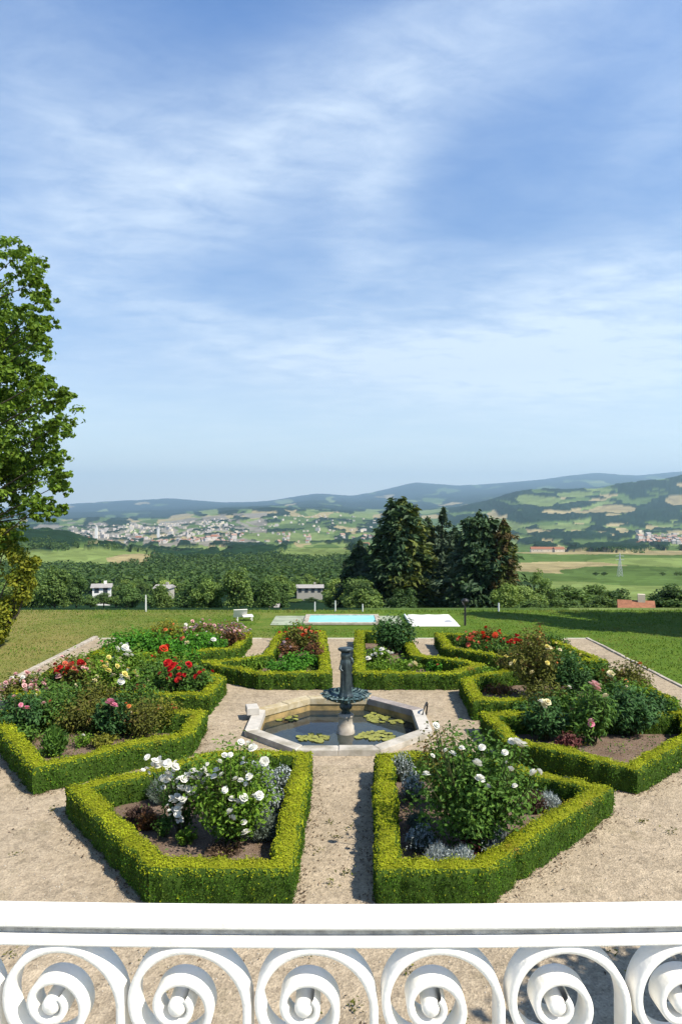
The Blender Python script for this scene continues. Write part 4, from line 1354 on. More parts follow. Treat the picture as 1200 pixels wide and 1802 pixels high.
for (px, row, rx, ry, cnt, lab, grp) in [(690, 1262, 48, 10, 46, 'round yellow green lily pad floating by the back right rim of the pond', 'lily pads by the back right rim'),
                                         (660, 1295, 34, 8, 26, 'round olive lily pad floating by the front rim, right of the fountain', 'lily pads by the front rim, right'),
                                         (550, 1298, 26, 7, 20, 'round green lily pad floating by the front rim, left of the fountain', 'lily pads by the front rim, left'),
                                         (500, 1262, 24, 7, 12, 'round green lily pad floating by the back left rim of the pond', 'lily pads by the back left rim')]:
    c_ = at(px, row, WZ)
    e_ = at(px + rx, row, WZ)
    f_ = at(px, row - ry, WZ)
    put = []
    for k in range(cnt * 6):
        if len(put) >= cnt:
            break
        a, r = gp.random() * 6.283, math.sqrt(gp.random())
        p = c_ + np.array([math.cos(a) * r * (e_[0] - c_[0]), math.sin(a) * r * (f_[1] - c_[1]), 0])
        d = p[:2] - FC
        if max(abs(d[0]), abs(d[1]), abs(d[0] + d[1]) / 1.414, abs(d[0] - d[1]) / 1.414) > AP_I - .06 or np.hypot(*d) < .3:
            continue
        s_ = .11 + .10 * gp.random()
        if any(np.hypot(*(p[:2] - q[:2])) < .36 * (s_ + t_) for q, t_ in put):
            continue
        put.append((p, s_))
        o = link('lily_pad', pads[kpad % 4], None, (p[0], p[1], WZ + .004 + .004 * gp.random()))
        o.rotation_euler = (0, 0, gp.random() * 6.28)
        o.scale = (s_, s_, .35)
        tag(o, lab, 'lily pad', grp)
        kpad += 1

ft = thing('bronze_fountain', 'dark bronze fountain figure on a stone pedestal rising from the pond', 'fountain', (FC[0] + .15, FC[1], 0))
ft_r = lambda a, z: 1 + .0 * a
MB().lathe([(.0, -.68), (.19, -.68), (.19, -.12), (.175, -.10), (.175, -.02), (.15, .0), (.14, .16), (.165, .18), (.165, .22), (.12, .25), (0, .25)], n=20).obj('pedestal', M['limestone'], ft)
MB().lathe([(.0, .24), (.10, .25), (.075, .30), (.13, .36), (.145, .41), (.10, .46), (.09, .52), (0, .52)], n=20).obj('stem', M['bronze'], ft)
# shallow basin with a leafy scalloped lip
sc_ = lambda a, z: 1 + (.06 if z > .585 else .015) * np.cos(a * 12)
MB().lathe([(.09, .50), (.25, .515), (.36, .55), (.44, .60), (.505, .655), (.52, .66), (.50, .648), (.42, .605), (.30, .585), (.12, .58), (0, .58)], n=72, flute=sc_).obj('basin', M['verdigris'], ft)
lf = MB()
gq = np.random.default_rng(3)
for k in range(26):      # cast leaves along the lip
    a = 2 * math.pi * k / 26
    c_ = np.array([math.cos(a) * .475, math.sin(a) * .475, .650])
    lf.leaves([c_, c_ * np.array([.86, .86, 1]) + np.array([0, 0, .02])], [(math.cos(a) * .6, math.sin(a) * .6, .8), (-math.cos(a) * .4, -math.sin(a) * .4, .8)], .13, .62, 0, .18, T=np.array([[math.cos(a), math.sin(a), .25]] * 2), g=gq)
lf.obj('leaf_lip', M['verdigris'], ft)
# draped figure carrying a dish on its head
drape = lambda a, z: 1 + (.07 if z < 1.30 else .03) * np.cos(a * 6 + z * 2.4) + .04 * np.cos(2 * a + .5) + .025 * np.cos(a * 13 - z * 4)
MB().lathe([(0, .575), (0.152, .58), (0.160, .62), (0.132, .65), (0.120, .70), (0.112, .80), (0.109, .92), (0.107, 1.04), (0.109, 1.14), (0.117, 1.22), (0.120, 1.29), (0.112, 1.345), (0.098, 1.38), (0.096, 1.41),
            (0.104, 1.44), (0.106, 1.48), (0.096, 1.52), (0.080, 1.545), (0, 1.55)], n=64, flute=drape).obj('figure', M['bronze'], ft)
arm = MB()
arm.tube([(.095, -.04, 1.30), (.145, -.06, 1.34), (.135, -.05, 1.40), (.095, -.03, 1.43)], [.036, .030, .026, .020], 9)
arm.tube([(-.095, -.05, 1.27), (-.120, -.09, 1.20), (-.07, -.118, 1.15)], [.034, .030, .024], 9)
arm.obj('arms', M['bronze'], ft)
MB().lathe([(0, 1.53), (.10, 1.535), (.115, 1.555), (.155, 1.575), (.163, 1.59), (.163, 1.615), (.145, 1.625), (0, 1.63)], n=32, flute=lambda a, z: 1 + .015 * np.cos(a * 8)).obj('dish', M['bronze'], ft)

# ---------------------------------------------------------------- kerbs of the gravel square
def kerb(p0, p1, lab, wd=.16, ht=.07):
    p0, p1 = np.array(p0, float), np.array(p1, float)
    L = np.linalg.norm(p1 - p0)
    d = (p1 - p0) / L
    n = int(L / .62)
    mb = MB()
    for k in range(n):
        c_ = p0 + d * (k + .5) * L / n
        mb.box((c_[0] + random.uniform(-.012, .012), c_[1], ht / 2 - .02 + random.uniform(-.008, .008)), (L / n - .02, wd, ht + .06), 0, math.atan2(d[1], d[0]) + random.uniform(-.012, .012), .01)
    tag(mb.obj('stone_kerb', M['limestone']), lab, 'kerb', 'stone kerbs of the gravel square')
kerb((GX0, 3.0), (GX0, GY1), 'straight pale stone kerb between dry lawn and gravel on the left')
kerb((GX1, 10.0), (GX1, GY1), 'low pale stone kerb between green lawn and gravel on the right', .10, .03)

# ---------------------------------------------------------------- swimming pool on the far lawn
mb = MB()
sheet(mb, -2.8, 2.5, 27.2, 29.6, 0.030, 2, 2)
tag(mb.obj('pool_terrace', M['terrace_stone']), kind='structure')
sp = thing('swimming_pool', 'turquoise swimming pool on the far edge of the lawn', 'swimming pool', (0, 28.4, 0.03))
mb = MB()
for (cx_, cy_, sx_, sy_) in ((0.05, -1.10, 3.1, .20), (0.05, 1.0, 3.1, .20), (-1.4, -.05, .20, 1.9), (1.5, -.05, .20, 1.9)):
    mb.box((cx_, cy_, .045), (sx_, sy_, .09), 0, 0, .01)
mb.obj('coping', M['limestone'], sp)
mb = MB()
sheet(mb, -1.3, 1.4, -1.0, .9, 0.062)
mb.obj('water_surface', M['pool_water'], sp)
pc = thing('pool_cover', 'white cover lying flat at the right end of the pool', 'pool cover', (3.72, 28.3, 0.02))
mb = MB()
nx_, ny_ = 24, 10
xs, ys = np.linspace(-.95, .95, nx_), np.linspace(-1.35, 1.35, ny_)
X, Y = np.meshgrid(xs, ys)
Z = .09 + .03 * fbm(X * 2, Y * 1.5, 4) + .008 * np.cos(X * 9)
Z[0] = Z[-1] = 0.0
Z[:, 0] = Z[:, -1] = 0.0
i, j = np.meshgrid(np.arange(ny_ - 1), np.arange(nx_ - 1), indexing='ij')
mb.add(np.stack([X.ravel(), Y.ravel(), Z.ravel()], 1), np.stack([i * nx_ + j, i * nx_ + j + 1, (i + 1) * nx_ + j + 1, (i + 1) * nx_ + j], -1).reshape(-1, 4), 0, True)
mb.obj('sheet', M['white_plaster'], pc)
mb = MB()
mb.tube([(-.98, -1.3, .05), (-.98, 1.3, .05)], .05, 8)
mb.obj('roller', M['pole_white'], pc)
# white deck chair
dc = thing('deck_chair', 'white slanting deck chair on the lawn left of the pool', 'deck chair', (-4.0, 28.4, 0.012), .3)
dc.scale = (.62, .62, .75)
m1_ = MB().box((0, 0, 0), (.55, .9, .05), 0, 0, .01)
o = m1_.obj('backrest', M['white_plaster'], dc, (-.25, 0, .42)); o.rotation_euler = (0, .95, 1.57)
o = MB().box((0, 0, 0), (.55, .7, .05), 0, 0, .01).obj('seat', M['white_plaster'], dc, (.25, 0, .26)); o.rotation_euler = (0, -.1, 1.57)
for (x, y) in ((-.45, -.25), (-.45, .25), (.5, -.25), (.5, .25)):
    MB().box((x, y, .12), (.05, .05, .26)).obj('leg', M['white_plaster'], dc)


def post(px, top, base_row, Y, r, mat, lab, name='post', head=None, cat='post', group=None, z=None):
    z0 = 0.0 if z is None else z
    p = on(px, base_row, Y)
    t_ = on(px, top, Y)[2]
    root = thing(name, lab, cat, (p[0], Y, z0), 0, group)
    MB().tube([(0, 0, -.2), (0, 0, (t_ - z0) * .6), (0, 0, t_ - z0)], [r, r * .9, r * .75], 8).obj('shaft', M[mat], root)
    if head:
        MB().lathe([(0, 0), (.06, .0), (.14, .14), (.15, .20), (.05, .26), (0, .28)], (0, 0, t_ - z0), 12).obj(head, M[mat], root)
    return root
post(818, 1064, 1098, 27.2, .045, 'dark_metal', 'black lamp post on the lawn right of the white pool cover', 'lamp_post', 'lamp_head', 'lamp post')
post(257, 1046, 1078, 31.0, .04, 'pole_white', 'pale post at the brow of the lawn, leftmost of the pale posts', 'post', None, 'post', 'pale posts along the brow of the lawn')
post(554, 1058, 1078, 31.0, .035, 'pole_white', 'pale post behind the turquoise pool, left of the dark conifers', 'post', None, 'post', 'pale posts along the brow of the lawn')
post(590, 1056, 1078, 31.0, .035, 'pole_white', 'pale post behind the middle of the turquoise pool', 'post', None, 'post', 'pale posts along the brow of the lawn')
post(638, 1062, 1078, 31.0, .035, 'pole_white', 'pale post at the foot of the small left conifer', 'post', None, 'post', 'pale posts along the brow of the lawn')
post(877, 1060, 1078, 31.0, .045, 'pole_white', 'pale post in front of the right-hand cedar', 'post', None, 'post', 'pale posts along the brow of the lawn')

# ---------------------------------------------------------------- trees
def crown(mb, clumps, per, size, g, m=0, aspect=.7, up=.4, fill=.45):
    for (c, r) in clumps:
        c = np.array(c, float)
        r = np.array(r, float) * np.ones(3)
        d = g.normal(size=(per, 3))
        d /= np.linalg.norm(d, axis=1)[:, None]
        C = c + d * r * (g.random(per)[:, None] ** fill)
        nrm = d + np.array([0, 0, up]) + g.normal(size=(per, 3)) * .5
        mb.leaves(C, nrm, size, aspect, m, .1, g=g)
    return mb


def limbs(mb, root, targets, r0, g):
    root = np.array(root, float)
    for t_ in targets:
        t_ = np.array(t_, float)
        mid = root * .5 + t_ * .5 + g.normal(size=3) * .08 * np.linalg.norm(t_ - root)
        mid[2] -= .05 * np.linalg.norm(t_ - root)
        mb.tube([root, mid, t_], [r0, r0 * .6, r0 * .2], 6)


# big tree at the left edge: clumps of leaves at the ends of many boughs
g = np.random.default_rng(21)
TY = 23.0
tb = np.array([-14.2, TY + .3, 0.0])
SPL = np.random.default_rng(4)
bt = thing('broadleaf_tree', 'tall broadleaf tree at the left edge, its boughs reaching over the lawn', 'tree', tuple(tb))
edge_pts = [(448, 30, 1.0), (475, 58, .75), (505, 74, .7), (540, 72, .75), (575, 74, .65), (600, 72, .55), (640, 52, .8), (668, 78, .75), (690, 108, .55), (715, 100, .7), (745, 118, .6), (770, 92, .8), (805, 92, .7), (832, 108, .55),
            (852, 106, .5), (880, 88, .6), (905, 102, .42), (890, 62, .7), (935, 18, .7), (960, 8, .8)]
cl_, inner = [], []
for (row, px, r) in edge_pts:
    for dy in (-.9, .7):
        p = on(px - 8 * r + g.normal() * 5, row + g.normal() * 5, TY + dy + g.normal() * .4)
        cl_.append((p - tb, (r * .62, r * .7, r * .52)))
for k in range(420):                                   # body of the crown, mostly beyond the frame
    z = 3.6 + 9.2 * g.random()
    rad = 4.6 * math.sqrt(max(0.05, 1 - ((z - 8.0) / 5.6) ** 2))
    a = g.random() * 6.283
    rr = rad * math.sqrt(g.random())
    p = np.array([math.cos(a) * rr - .7, math.sin(a) * rr, z])
    lim = np.interp(CZ - 0, [0, 1], [0, 1])
    # keep clear of the outline on the lawn side
    row = 900 + (CZ - z) * F / TY
    xmax = np.interp(row, [440, 480, 560, 625, 690, 740, 800, 850, 900, 930, 970], [25, 66, 76, 48, 98, 108, 88, 92, 70, 20, 0])
    X_l = (xmax - 45 - 600) / F * TY - tb[0]
    if p[0] > X_l:
        p[0] = X_l - g.random() * 1.2
    r = .75 + .4 * g.random()
    cl_.append((p, (r, r, r * .75)))
mb = MB()
sprays = []
for c_, r_ in cl_:
    r_ = np.array(r_)
    for q in range(13):
        d = SPL.normal(size=3)
        d /= np.linalg.norm(d)
        sprays.append((np.array(c_) + d * r_ * (.35 + .95 * SPL.random()), r_ * (.20 + .20 * SPL.random()) * np.array([1.15, 1.15, .75])))
crown(mb, sprays, 19, .155, g, 0, .72, .5, .6)
mb.obj('crown', M['plane_leaf'], bt)
tr = MB()
tr.tube([(0, 0, -.2), (.1, 0, 1.8), (0, .1, 4.5), (-.2, 0, 8), (-.1, 0, 12)], [.42, .34, .27, .18, .05], 12)
for c_, r_ in cl_[::2]:
    zz = max(2.2, c_[2] - 1.6)
    limbs(tr, (-.05, 0, zz), [c_], .05, g)
tr.obj('trunk', M['bark'], bt)

# golden shrub tree under it
sb = at(-25, 1140)
gt = thing('golden_shrub', 'yellow green bushy shrub under the big left tree', 'shrub', (sb[0], sb[1], 0))
cl2 = []
for (row, px, r) in [(950, 10, .8), (975, 30, .7), (1000, 48, .6), (1015, 30, .7), (1040, 38, .6), (1065, 10, .75), (1085, 8, .7), (1105, 0, .6), (1122, -8, .55), (940, -30, .9), (1000, -20, .9), (1060, -30, .9), (1110, -40, .7), (985, 62, .35), (1028, 52, .4)]:
    for dy in (-.35, .4):
        p = on(px + 2 * r, row + g.normal() * 4, sb[1] + dy)
        cl2.append((p - np.array([sb[0], sb[1], 0]), (r * .55, r * .6, r * .5)))
mb = crown(MB(), cl2, 260, .12, g, 0, .7, .5, .6)
mb.obj('foliage', M['gold_leaf'], gt)
tr = MB()
limbs(tr, (0, 0, 0), [c_ for c_, r_ in cl2[::2]], .05, g)
tr.obj('stems', M['bark'], gt)


def conifer(px, top_row, Y, width_px, label, mats, seed, tiers=26, base_z=None, shape=.75, droop=.25, lean=0, gap=0.0, name='conifer_tree', trunk_col='bark', bare=0.08):
    g = np.random.default_rng(seed)
    zb = ground_z(px, Y) if base_z is None else base_z
    p = on(px, top_row, Y)
    H = p[2] - zb
    R = width_px / F * Y * .5
    root = thing(name, label, 'tree', (p[0], Y, zb))
    tr = MB().tube([(0, 0, -.5), (lean * .3, 0, H * .5), (lean, 0, H * .98)], [R * .10 + .08, R * .07 + .05, .03], 8)
    parts = {m_: MB() for m_ in mats}
    for k in range(tiers):
        u = bare + (1 - bare) * k / (tiers - 1)
        z = H * u
        rad = R * (1 - u) ** shape * (1 + .24 * g.normal())
        rad = max(rad, R * .08)
        nb = int(5 + 6 * (1 - u))
        for b in range(nb):
            if g.random() < gap:
                continue
            a = 2 * math.pi * (b + g.random()) / nb
            L = rad * (.65 + .5 * g.random())
            d = np.array([math.cos(a), math.sin(a), 0])
            n_ = int(26 + 44 * L / R)
            s_ = g.random(n_) ** .65
            spread = .22 * L * (1 - .4 * s_) + .05 * R
            side = np.array([-d[1], d[0], 0])
            C = d * (s_ * L)[:, None] + side * (g.normal(size=n_) * spread * .6)[:, None] + np.array([lean * u, 0, z])
            C[:, 2] += -droop * L * s_ ** 1.5 + .10 * L * s_ + g.normal(size=n_) * .07 * R
            nrm = np.array([0, 0, 1.0]) + g.normal(size=(n_, 3)) * .5 + d * .3
            T = d + g.normal(size=(n_, 3)) * .5 + np.array([0, 0, -droop])
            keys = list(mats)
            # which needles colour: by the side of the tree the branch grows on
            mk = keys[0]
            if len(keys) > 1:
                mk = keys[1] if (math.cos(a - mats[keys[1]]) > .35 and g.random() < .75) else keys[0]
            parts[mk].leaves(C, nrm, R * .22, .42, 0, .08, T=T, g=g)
            if k % 2 == 0:
                tr.tube([(lean * u, 0, z), tuple(np.array([lean * u, 0, z]) + d * L * .8 + np.array([0, 0, -.1 * L]))], [R * .022, R * .008], 5)
    tr.obj('trunk', M[trunk_col], root)
    for m_ in mats:
        if parts[m_].V:
            parts[m_].obj('crown', M[m_], root)
    return root


conifer(708, 886, 80, 142, 'tallest dark conifer of the group behind the pool', {'conifer': 0, 'conifer_sunlit': -.9}, 31, 34, None, .34, .16)
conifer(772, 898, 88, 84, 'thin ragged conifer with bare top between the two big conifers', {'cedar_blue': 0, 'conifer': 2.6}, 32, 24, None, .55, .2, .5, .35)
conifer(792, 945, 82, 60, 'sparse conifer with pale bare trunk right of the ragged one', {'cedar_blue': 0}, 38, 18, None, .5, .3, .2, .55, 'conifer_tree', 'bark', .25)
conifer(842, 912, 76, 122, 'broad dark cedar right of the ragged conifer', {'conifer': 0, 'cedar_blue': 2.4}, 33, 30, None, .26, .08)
conifer(886, 918, 74, 66, 'narrow rusty brown cypress at the right end of the conifer group', {'conifer_rust': 0, 'conifer_sunlit': -1.2}, 34, 30, None, .36, .30)
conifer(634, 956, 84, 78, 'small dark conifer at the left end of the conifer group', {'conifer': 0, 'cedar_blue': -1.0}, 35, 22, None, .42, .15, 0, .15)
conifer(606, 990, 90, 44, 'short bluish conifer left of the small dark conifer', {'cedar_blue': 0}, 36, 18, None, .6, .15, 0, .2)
conifer(752, 916, 90, 76, 'mid green conifer filling the gap right of the tallest one', {'cedar_blue': 0, 'conifer_sunlit': -.9}, 40, 26, None, .34, .16)
conifer(800, 932, 94, 70, 'dark conifer standing behind the pale bare trunk', {'conifer': 0}, 41, 24, None, .36, .16)
conifer(668, 960, 92, 70, 'dark conifer hidden behind the tallest one, left side', {'conifer': 0}, 37, 22, None, .5, .15)


# rounded trees of the wood below the lawn
def wood_tree(name, mat, seed, H, R, squash=1.0):
    g = np.random.default_rng(seed)
    root = thing(name, 'prototype', 'tree')
    cl_ = []
    for k in range(26):
        d = g.normal(size=3)
        d /= np.linalg.norm(d)
        u = g.random() ** .4
        cl_.append(((d[0] * R * .72 * u, d[1] * R * .72 * u, H * .58 + d[2] * H * .34 * u), (R * .36, R * .36, R * .28 * squash)))
    mb = crown(MB(), cl_, 170, R * .115, g, 0, .8, .6, .45)
    mb.obj('crown', M[mat], root)
    tr = MB().tube([(0, 0, -1), (.1, 0, H * .3), (0, .1, H * .7)], [R * .08, R * .06, R * .02], 6)
    limbs(tr, (0, 0, H * .3), [c_ for c_, r_ in cl_[::5]], R * .03, g)
    tr.obj('trunk', M['bark'], root)
    return root


protos = [wood_tree('broadleaf_tree', 'wood_leaf_dark', 41, 9, 4.2), wood_tree('broadleaf_tree', 'wood_leaf_dark', 42, 10, 3.4, 1.3), wood_tree('broadleaf_tree', 'wood_leaf_mid', 43, 9, 4.0),
          wood_tree('broadleaf_tree', 'wood_leaf_mid', 44, 8, 4.6, .8), wood_tree('broadleaf_tree', 'wood_leaf_pale', 45, 8, 3.8)]
used = [False] * 5
labs = ['dark rounded tree in the wood below the lawn', 'dark rounded tree in the wood below the lawn', 'mid green rounded tree in the wood below the lawn', 'mid green rounded tree in the wood below the lawn', 'pale green rounded tree in the wood below the lawn']
grps = ['dark trees of the wood below the lawn'] * 2 + ['mid green trees of the wood below the lawn'] * 2 + ['pale trees of the wood below the lawn']


def place_tree(v, px, Y, s, label=None, group=None, dz=0, sz=1.0):
    o = protos[v]
    if used[v]:
        o = copy_tree(protos[v])
    used[v] = True
    o.location = ((px - 600) / F * Y, Y, ground_z(px, Y) + dz)
    o.rotation_euler = (0, 0, random.random() * 6.28)
    o.scale = (s, s, s * sz)
    o['label'] = label or labs[v]
    o['group'] = group or grps[v]
    return o


rr = random.Random(5)
for k in range(210):
    Y = 62 * math.exp(rr.random() * math.log(330 / 62))
    px = rr.uniform(20, 650) if k % 6 else rr.uniform(650, 920)
    v = rr.choice([0, 0, 1, 1, 2, 2, 3, 4])
    # leave glades round the white houses
    if any(abs(px - hx) < 24 * 150 / Y + 10 and Y < hy + 3 and (k % 7 or Y > 110) for hx, hy in ((180, 150), (288, 170), (420, 180), (545, 190))):
        continue
    s = rr.uniform(.62, 1.0)
    gz = ground_z(px, Y)
    # keep crowns below the valley view
    top_allowed = CZ - ((np.interp(px, [0, 90, 160, 300, 400, 640, 920], [985, 985, 1006, 1008, 1000, 1000, 1010]) + rr.uniform(0, 30)) - 900) / F * Y
    hmax = (top_allowed - gz) / 9.5
    if hmax < .22:
        continue
    place_tree(v, px, Y, min(s, hmax))
# row of trees to the right of the conifers, and the dark ones at the right edge
for (px, top, Y, v, s, lab) in [(925, 1030, 78, 2, .72, 'rounded tree just right of the rusty cypress'), (955, 1022, 84, 1, .66, 'dark tree with a pointed top right of the rusty cypress'), (985, 1024, 82, 0, .7, 'dark rounded tree, second right of the rusty cypress'),
                                (1015, 1024, 80, 3, .72, 'broad mid green tree in the row before the right-hand fields'), (1050, 1024, 82, 2, .72, 'rounded tree in the middle of the row before the right-hand fields'), (1083, 1030, 80, 0, .66, 'rounded tree at the right end of the row before the fields'),
                                (1000, 1048, 64, 0, .5, 'low dark bushy tree in front of the row before the fields'), (1062, 1044, 66, 2, .52, 'low green bushy tree in front of the row before the fields'), (935, 1052, 62, 2, .46, 'low bushy tree at the foot of the rusty cypress'),
                                (1150, 1046, 70, 0, .55, 'dark tree right of the red roof'), (1178, 1032, 68, 1, .7, 'tallest dark tree at the right edge, behind the shaded lawn'), (1210, 1028, 66, 0, .8, 'dark tree cut by the right edge of the picture'),
                                (945, 1008, 90, 1, .5, 'small pointed tree rising behind the row before the fields'), (1060, 1040, 90, 4, .5, 'pale tree behind the middle of the row before the fields')]:
    gz = ground_z(px, Y)
    H = CZ - (top - 900) / F * Y - gz
    o = place_tree(v, px, Y, s, lab, 'trees before the right-hand fields')
    o.scale = (s, s, H / 9.3)

# shade trees beyond the right edge of the frame: only their shadows reach the picture
g = np.random.default_rng(77)


def plain_tree(name, label, x, y, H, R, z0, mat, per=120, nc=26, size=.2):
    root = thing(name, label, 'tree', (x, y, 0))
    cl_ = []
    for k in range(nc):
        d = g.normal(size=3)
        d /= np.linalg.norm(d)
        u = g.random() ** .4
        cl_.append(((d[0] * R * .75 * u, d[1] * R * .75 * u, z0 + (H - z0) * (.5 + d[2] * .45 * u)), (R * .38, R * .38, (H - z0) * .13)))
    crown(MB(), cl_, per, size, g, 0, .75, .5, .45).obj('crown', M[mat], root)
    tr = MB().tube([(0, 0, -.2), (.05, 0, z0), (0, .05, H * .8)], [R * .10, R * .08, .03], 8)
    limbs(tr, (0, 0, z0), [c_ for c_, r_ in cl_[::4]], R * .04, g)
    tr.obj('trunk', M['bark'], root)
    return root
for (x, y, H, R_, lab) in [(15.6, 24.2, 14.0, 2.0, 'tallest tree of the row right of the frame, nearest to the pool'), (18.6, 25.0, 12.0, 2.3, 'second tree from the pool in the row right of the frame'),
                           (21.8, 25.2, 11.0, 2.4, 'middle tree of the row right of the frame'), (25.2, 25.4, 11.0, 2.4, 'fourth tree from the pool in the row right of the frame'), (28.8, 25.4, 11.0, 2.5, 'tree farthest from the pool in the row right of the frame')]:
    plain_tree('shade_tree', lab, x, y, H, R_, .8, 'plane_leaf', 190, 44, .34)
plain_tree('shade_tree', 'small tree beside the balcony, out of frame, shading the near gravel on the right', 6.0, 4.1, 5.6, 1.8, 2.8, 'plane_leaf', 170, 34, .16)

# ---------------------------------------------------------------- houses
def house(name, px, Y, wd, dp, ht, rz, wall, roof, label, roof_h=1.6, wins=3, dz=0, hip=False):
    zb = ground_z(px, Y) + dz
    root = thing(name, label, 'house', ((px - 600) / F * Y, Y, zb), rz)
    MB().box((0, 0, ht / 2 - 1.5), (wd, dp, ht + 3)).obj('wall', M[wall], root)
    ov = .4
    x, y = wd / 2 + ov, dp / 2 + ov
    ins = wd * .3 if hip else 0.0
    V = [(-x, -y, ht + .002), (x, -y, ht + .002), (x, y, ht + .002), (-x, y, ht + .002), (-x + ins, 0, ht + roof_h), (x - ins, 0, ht + roof_h)]
    mb = MB().add(V, [(0, 1, 5, 4), (2, 3, 4, 5), (0, 3, 2, 1)])
    mb.F.append(np.array([(1, 2, 5), (3, 0, 4)])); mb.M.append(np.zeros(2, np.int32)); mb.S.append(np.zeros(2, bool))
    mb.obj('roof', M[roof], root)
    for k in range(wins):
        xx = -wd / 2 + wd * (k + .5) / wins
        MB().box((xx, -dp / 2 - .03, ht * .55), (.9, .08, 1.2)).obj('window', M['window_glass'], root)
    MB().box((wd * .2, 0, ht + roof_h * .95), (.6, .6, 1.2)).obj('chimney', M[wall], root)
    return root


house('country_house', 180, 150, 3.6, 4, 1.0, .25, 'white_plaster', 'pale_roof', 'white house with a pale roof among the trees, leftmost', .7, 2, 3.0)
house('country_house', 290, 170, 3.6, 4, .9, -.1, 'country_plaster', 'pale_roof', 'cream house among the trees behind the leftmost pale post', .8, 2, 2.6)
house('country_house', 420, 180, 2.6, 4, 1.6, .2, 'country_plaster', 'pale_roof', 'small cream house among the trees in the middle of the wood', .7, 2, 3.2)
house('country_house', 545, 190, 7.0, 5, 1.3, .05, 'country_plaster', 'pale_roof', 'long cream house among the trees left of the conifers', .7, 4, 2.4)
house('country_house', 474, 76, 1.5, 2.0, .7, .05, 'country_plaster', 'pale_roof', 'low pale shed roof just beyond the lawn, left of the pool', .25, 1, 1.05)
for k, (px, Y, top) in enumerate([(160, 132, 1044), (183, 136, 1040), (205, 133, 1043), (272, 150, 1054), (294, 152, 1056), (312, 150, 1050), (408, 160, 1056), (428, 158, 1052), (520, 165, 1052), (548, 168, 1050), (572, 165, 1054)]):
    o = place_tree((0, 2, 3)[k % 3], px, Y, .55)
    o.scale = (.5, .5, (CZ - (top - 900) / F * Y - ground_z(px, Y)) / 9.3)
house('red_roof_house', 1118, 62, 2.3, 3, 1.1, -.35, 'cream_plaster', 'roof_tile', 'house with a red brown roof beyond the shaded lawn on the right', .95, 1, -1.2 + 1.3)
for k, (px, Y, wd, lab) in enumerate([(944, 1250, 22, 'farmhouse with red roof at the left end of the far farm'), (962, 1260, 26, 'long farmhouse with red roof in the middle of the far farm'), (982, 1240, 18, 'barn with red roof at the right end of the far farm'), (640, 1500, 24, 'farmhouse with pale walls seen left of the tallest conifer')]):
    house('farmhouse', px, Y, wd, 12, 6, .1 * k - .1, 'cream_plaster', 'roof_tile', lab, 4, 3)

# the far town: hundreds of small pale houses, 300 as things, the rest as one mass
gh = np.random.default_rng(9)
hm = []
for (wall, roof) in (('town_wall', 'town_roof'), ('town_wall', 'pale_roof'), ('cream_plaster', 'town_roof'), ('town_wall', 'roof_tile')):
    mb = MB().box((0, 0, 2), (12, 10, 10), 0)
    V = [(-6.6, -5.6, 7.01), (6.6, -5.6, 7.01), (6.6, 5.6, 7.01), (-6.6, 5.6, 7.01), (-6.6, 0, 10.2), (6.6, 0, 10.2)]
    mb.add(V, [(0, 1, 5, 4), (2, 3, 4, 5)], 1)
    mb.F.append(np.array([(1, 2, 5), (3, 0, 4)]) + mb.n - 6); mb.M.append(np.ones(2, np.int32)); mb.S.append(np.zeros(2, bool))
    hm.append(mb.mesh('town_house', [M[wall], M[roof]]))
spots = []
while len(spots) < 900:
    a = gh.random()
    if a < .80:
        px = 110 + 340 * gh.beta(2.2, 1.8)
        Y = gh.uniform(2300, 4600)
    elif a < .9:
        px = gh.uniform(1120, 1200); Y = gh.uniform(2000, 3000)
    else:
        px = gh.uniform(450, 660); Y = gh.uniform(2200, 4500)
    if fbm(px / 26, Y / 260, 55) < .47 and a < .8:
        continue
    spots.append((px, Y))
spots.sort(key=lambda t: t[1])
rest = MB()
for k, (px, Y) in enumerate(spots):
    z = ground_z(px, Y) + 1.5
    s = gh.uniform(.5, 1.0) * (1.8 if gh.random() < .10 else 1)
    rz = gh.uniform(-.6, .6)
    X = (px - 600) / F * Y
    if k < 295:
        o = link('town_house', hm[gh.integers(4)], None, (X, Y, z))
        o.rotation_euler = (0, 0, rz)
        o.scale = (s, s, s * gh.uniform(.8, 1.3))
        tag(o, 'tiny pale house of the town on the far valley floor', 'house', 'houses of the far town')
    else:
        rest.box((X, Y, z + 2 * s), (12 * s, 10 * s, 12 * s), int(gh.random() < .4), rz)
tag(rest.obj('far_town', [M['town_wall'], M['cream_plaster']]), kind='stuff')
for (px, Y, h, lab) in [(170, 2700, 52, 'pale tower rising from the left of the far town'), (279, 2900, 46, 'pale tower rising from the middle of the far town')]:
    z = ground_z(px, Y)
    t_ = thing('tower', lab, 'tower', ((px - 600) / F * Y, Y, z))
    MB().box((0, 0, h / 2), (9, 9, h)).obj('shaft', M['white_plaster'], t_)
    MB().lathe([(7.5, 0), (0, 9)], (0, 0, h + .05), 4, smooth=False).obj('roof', M['pale_roof'], t_)
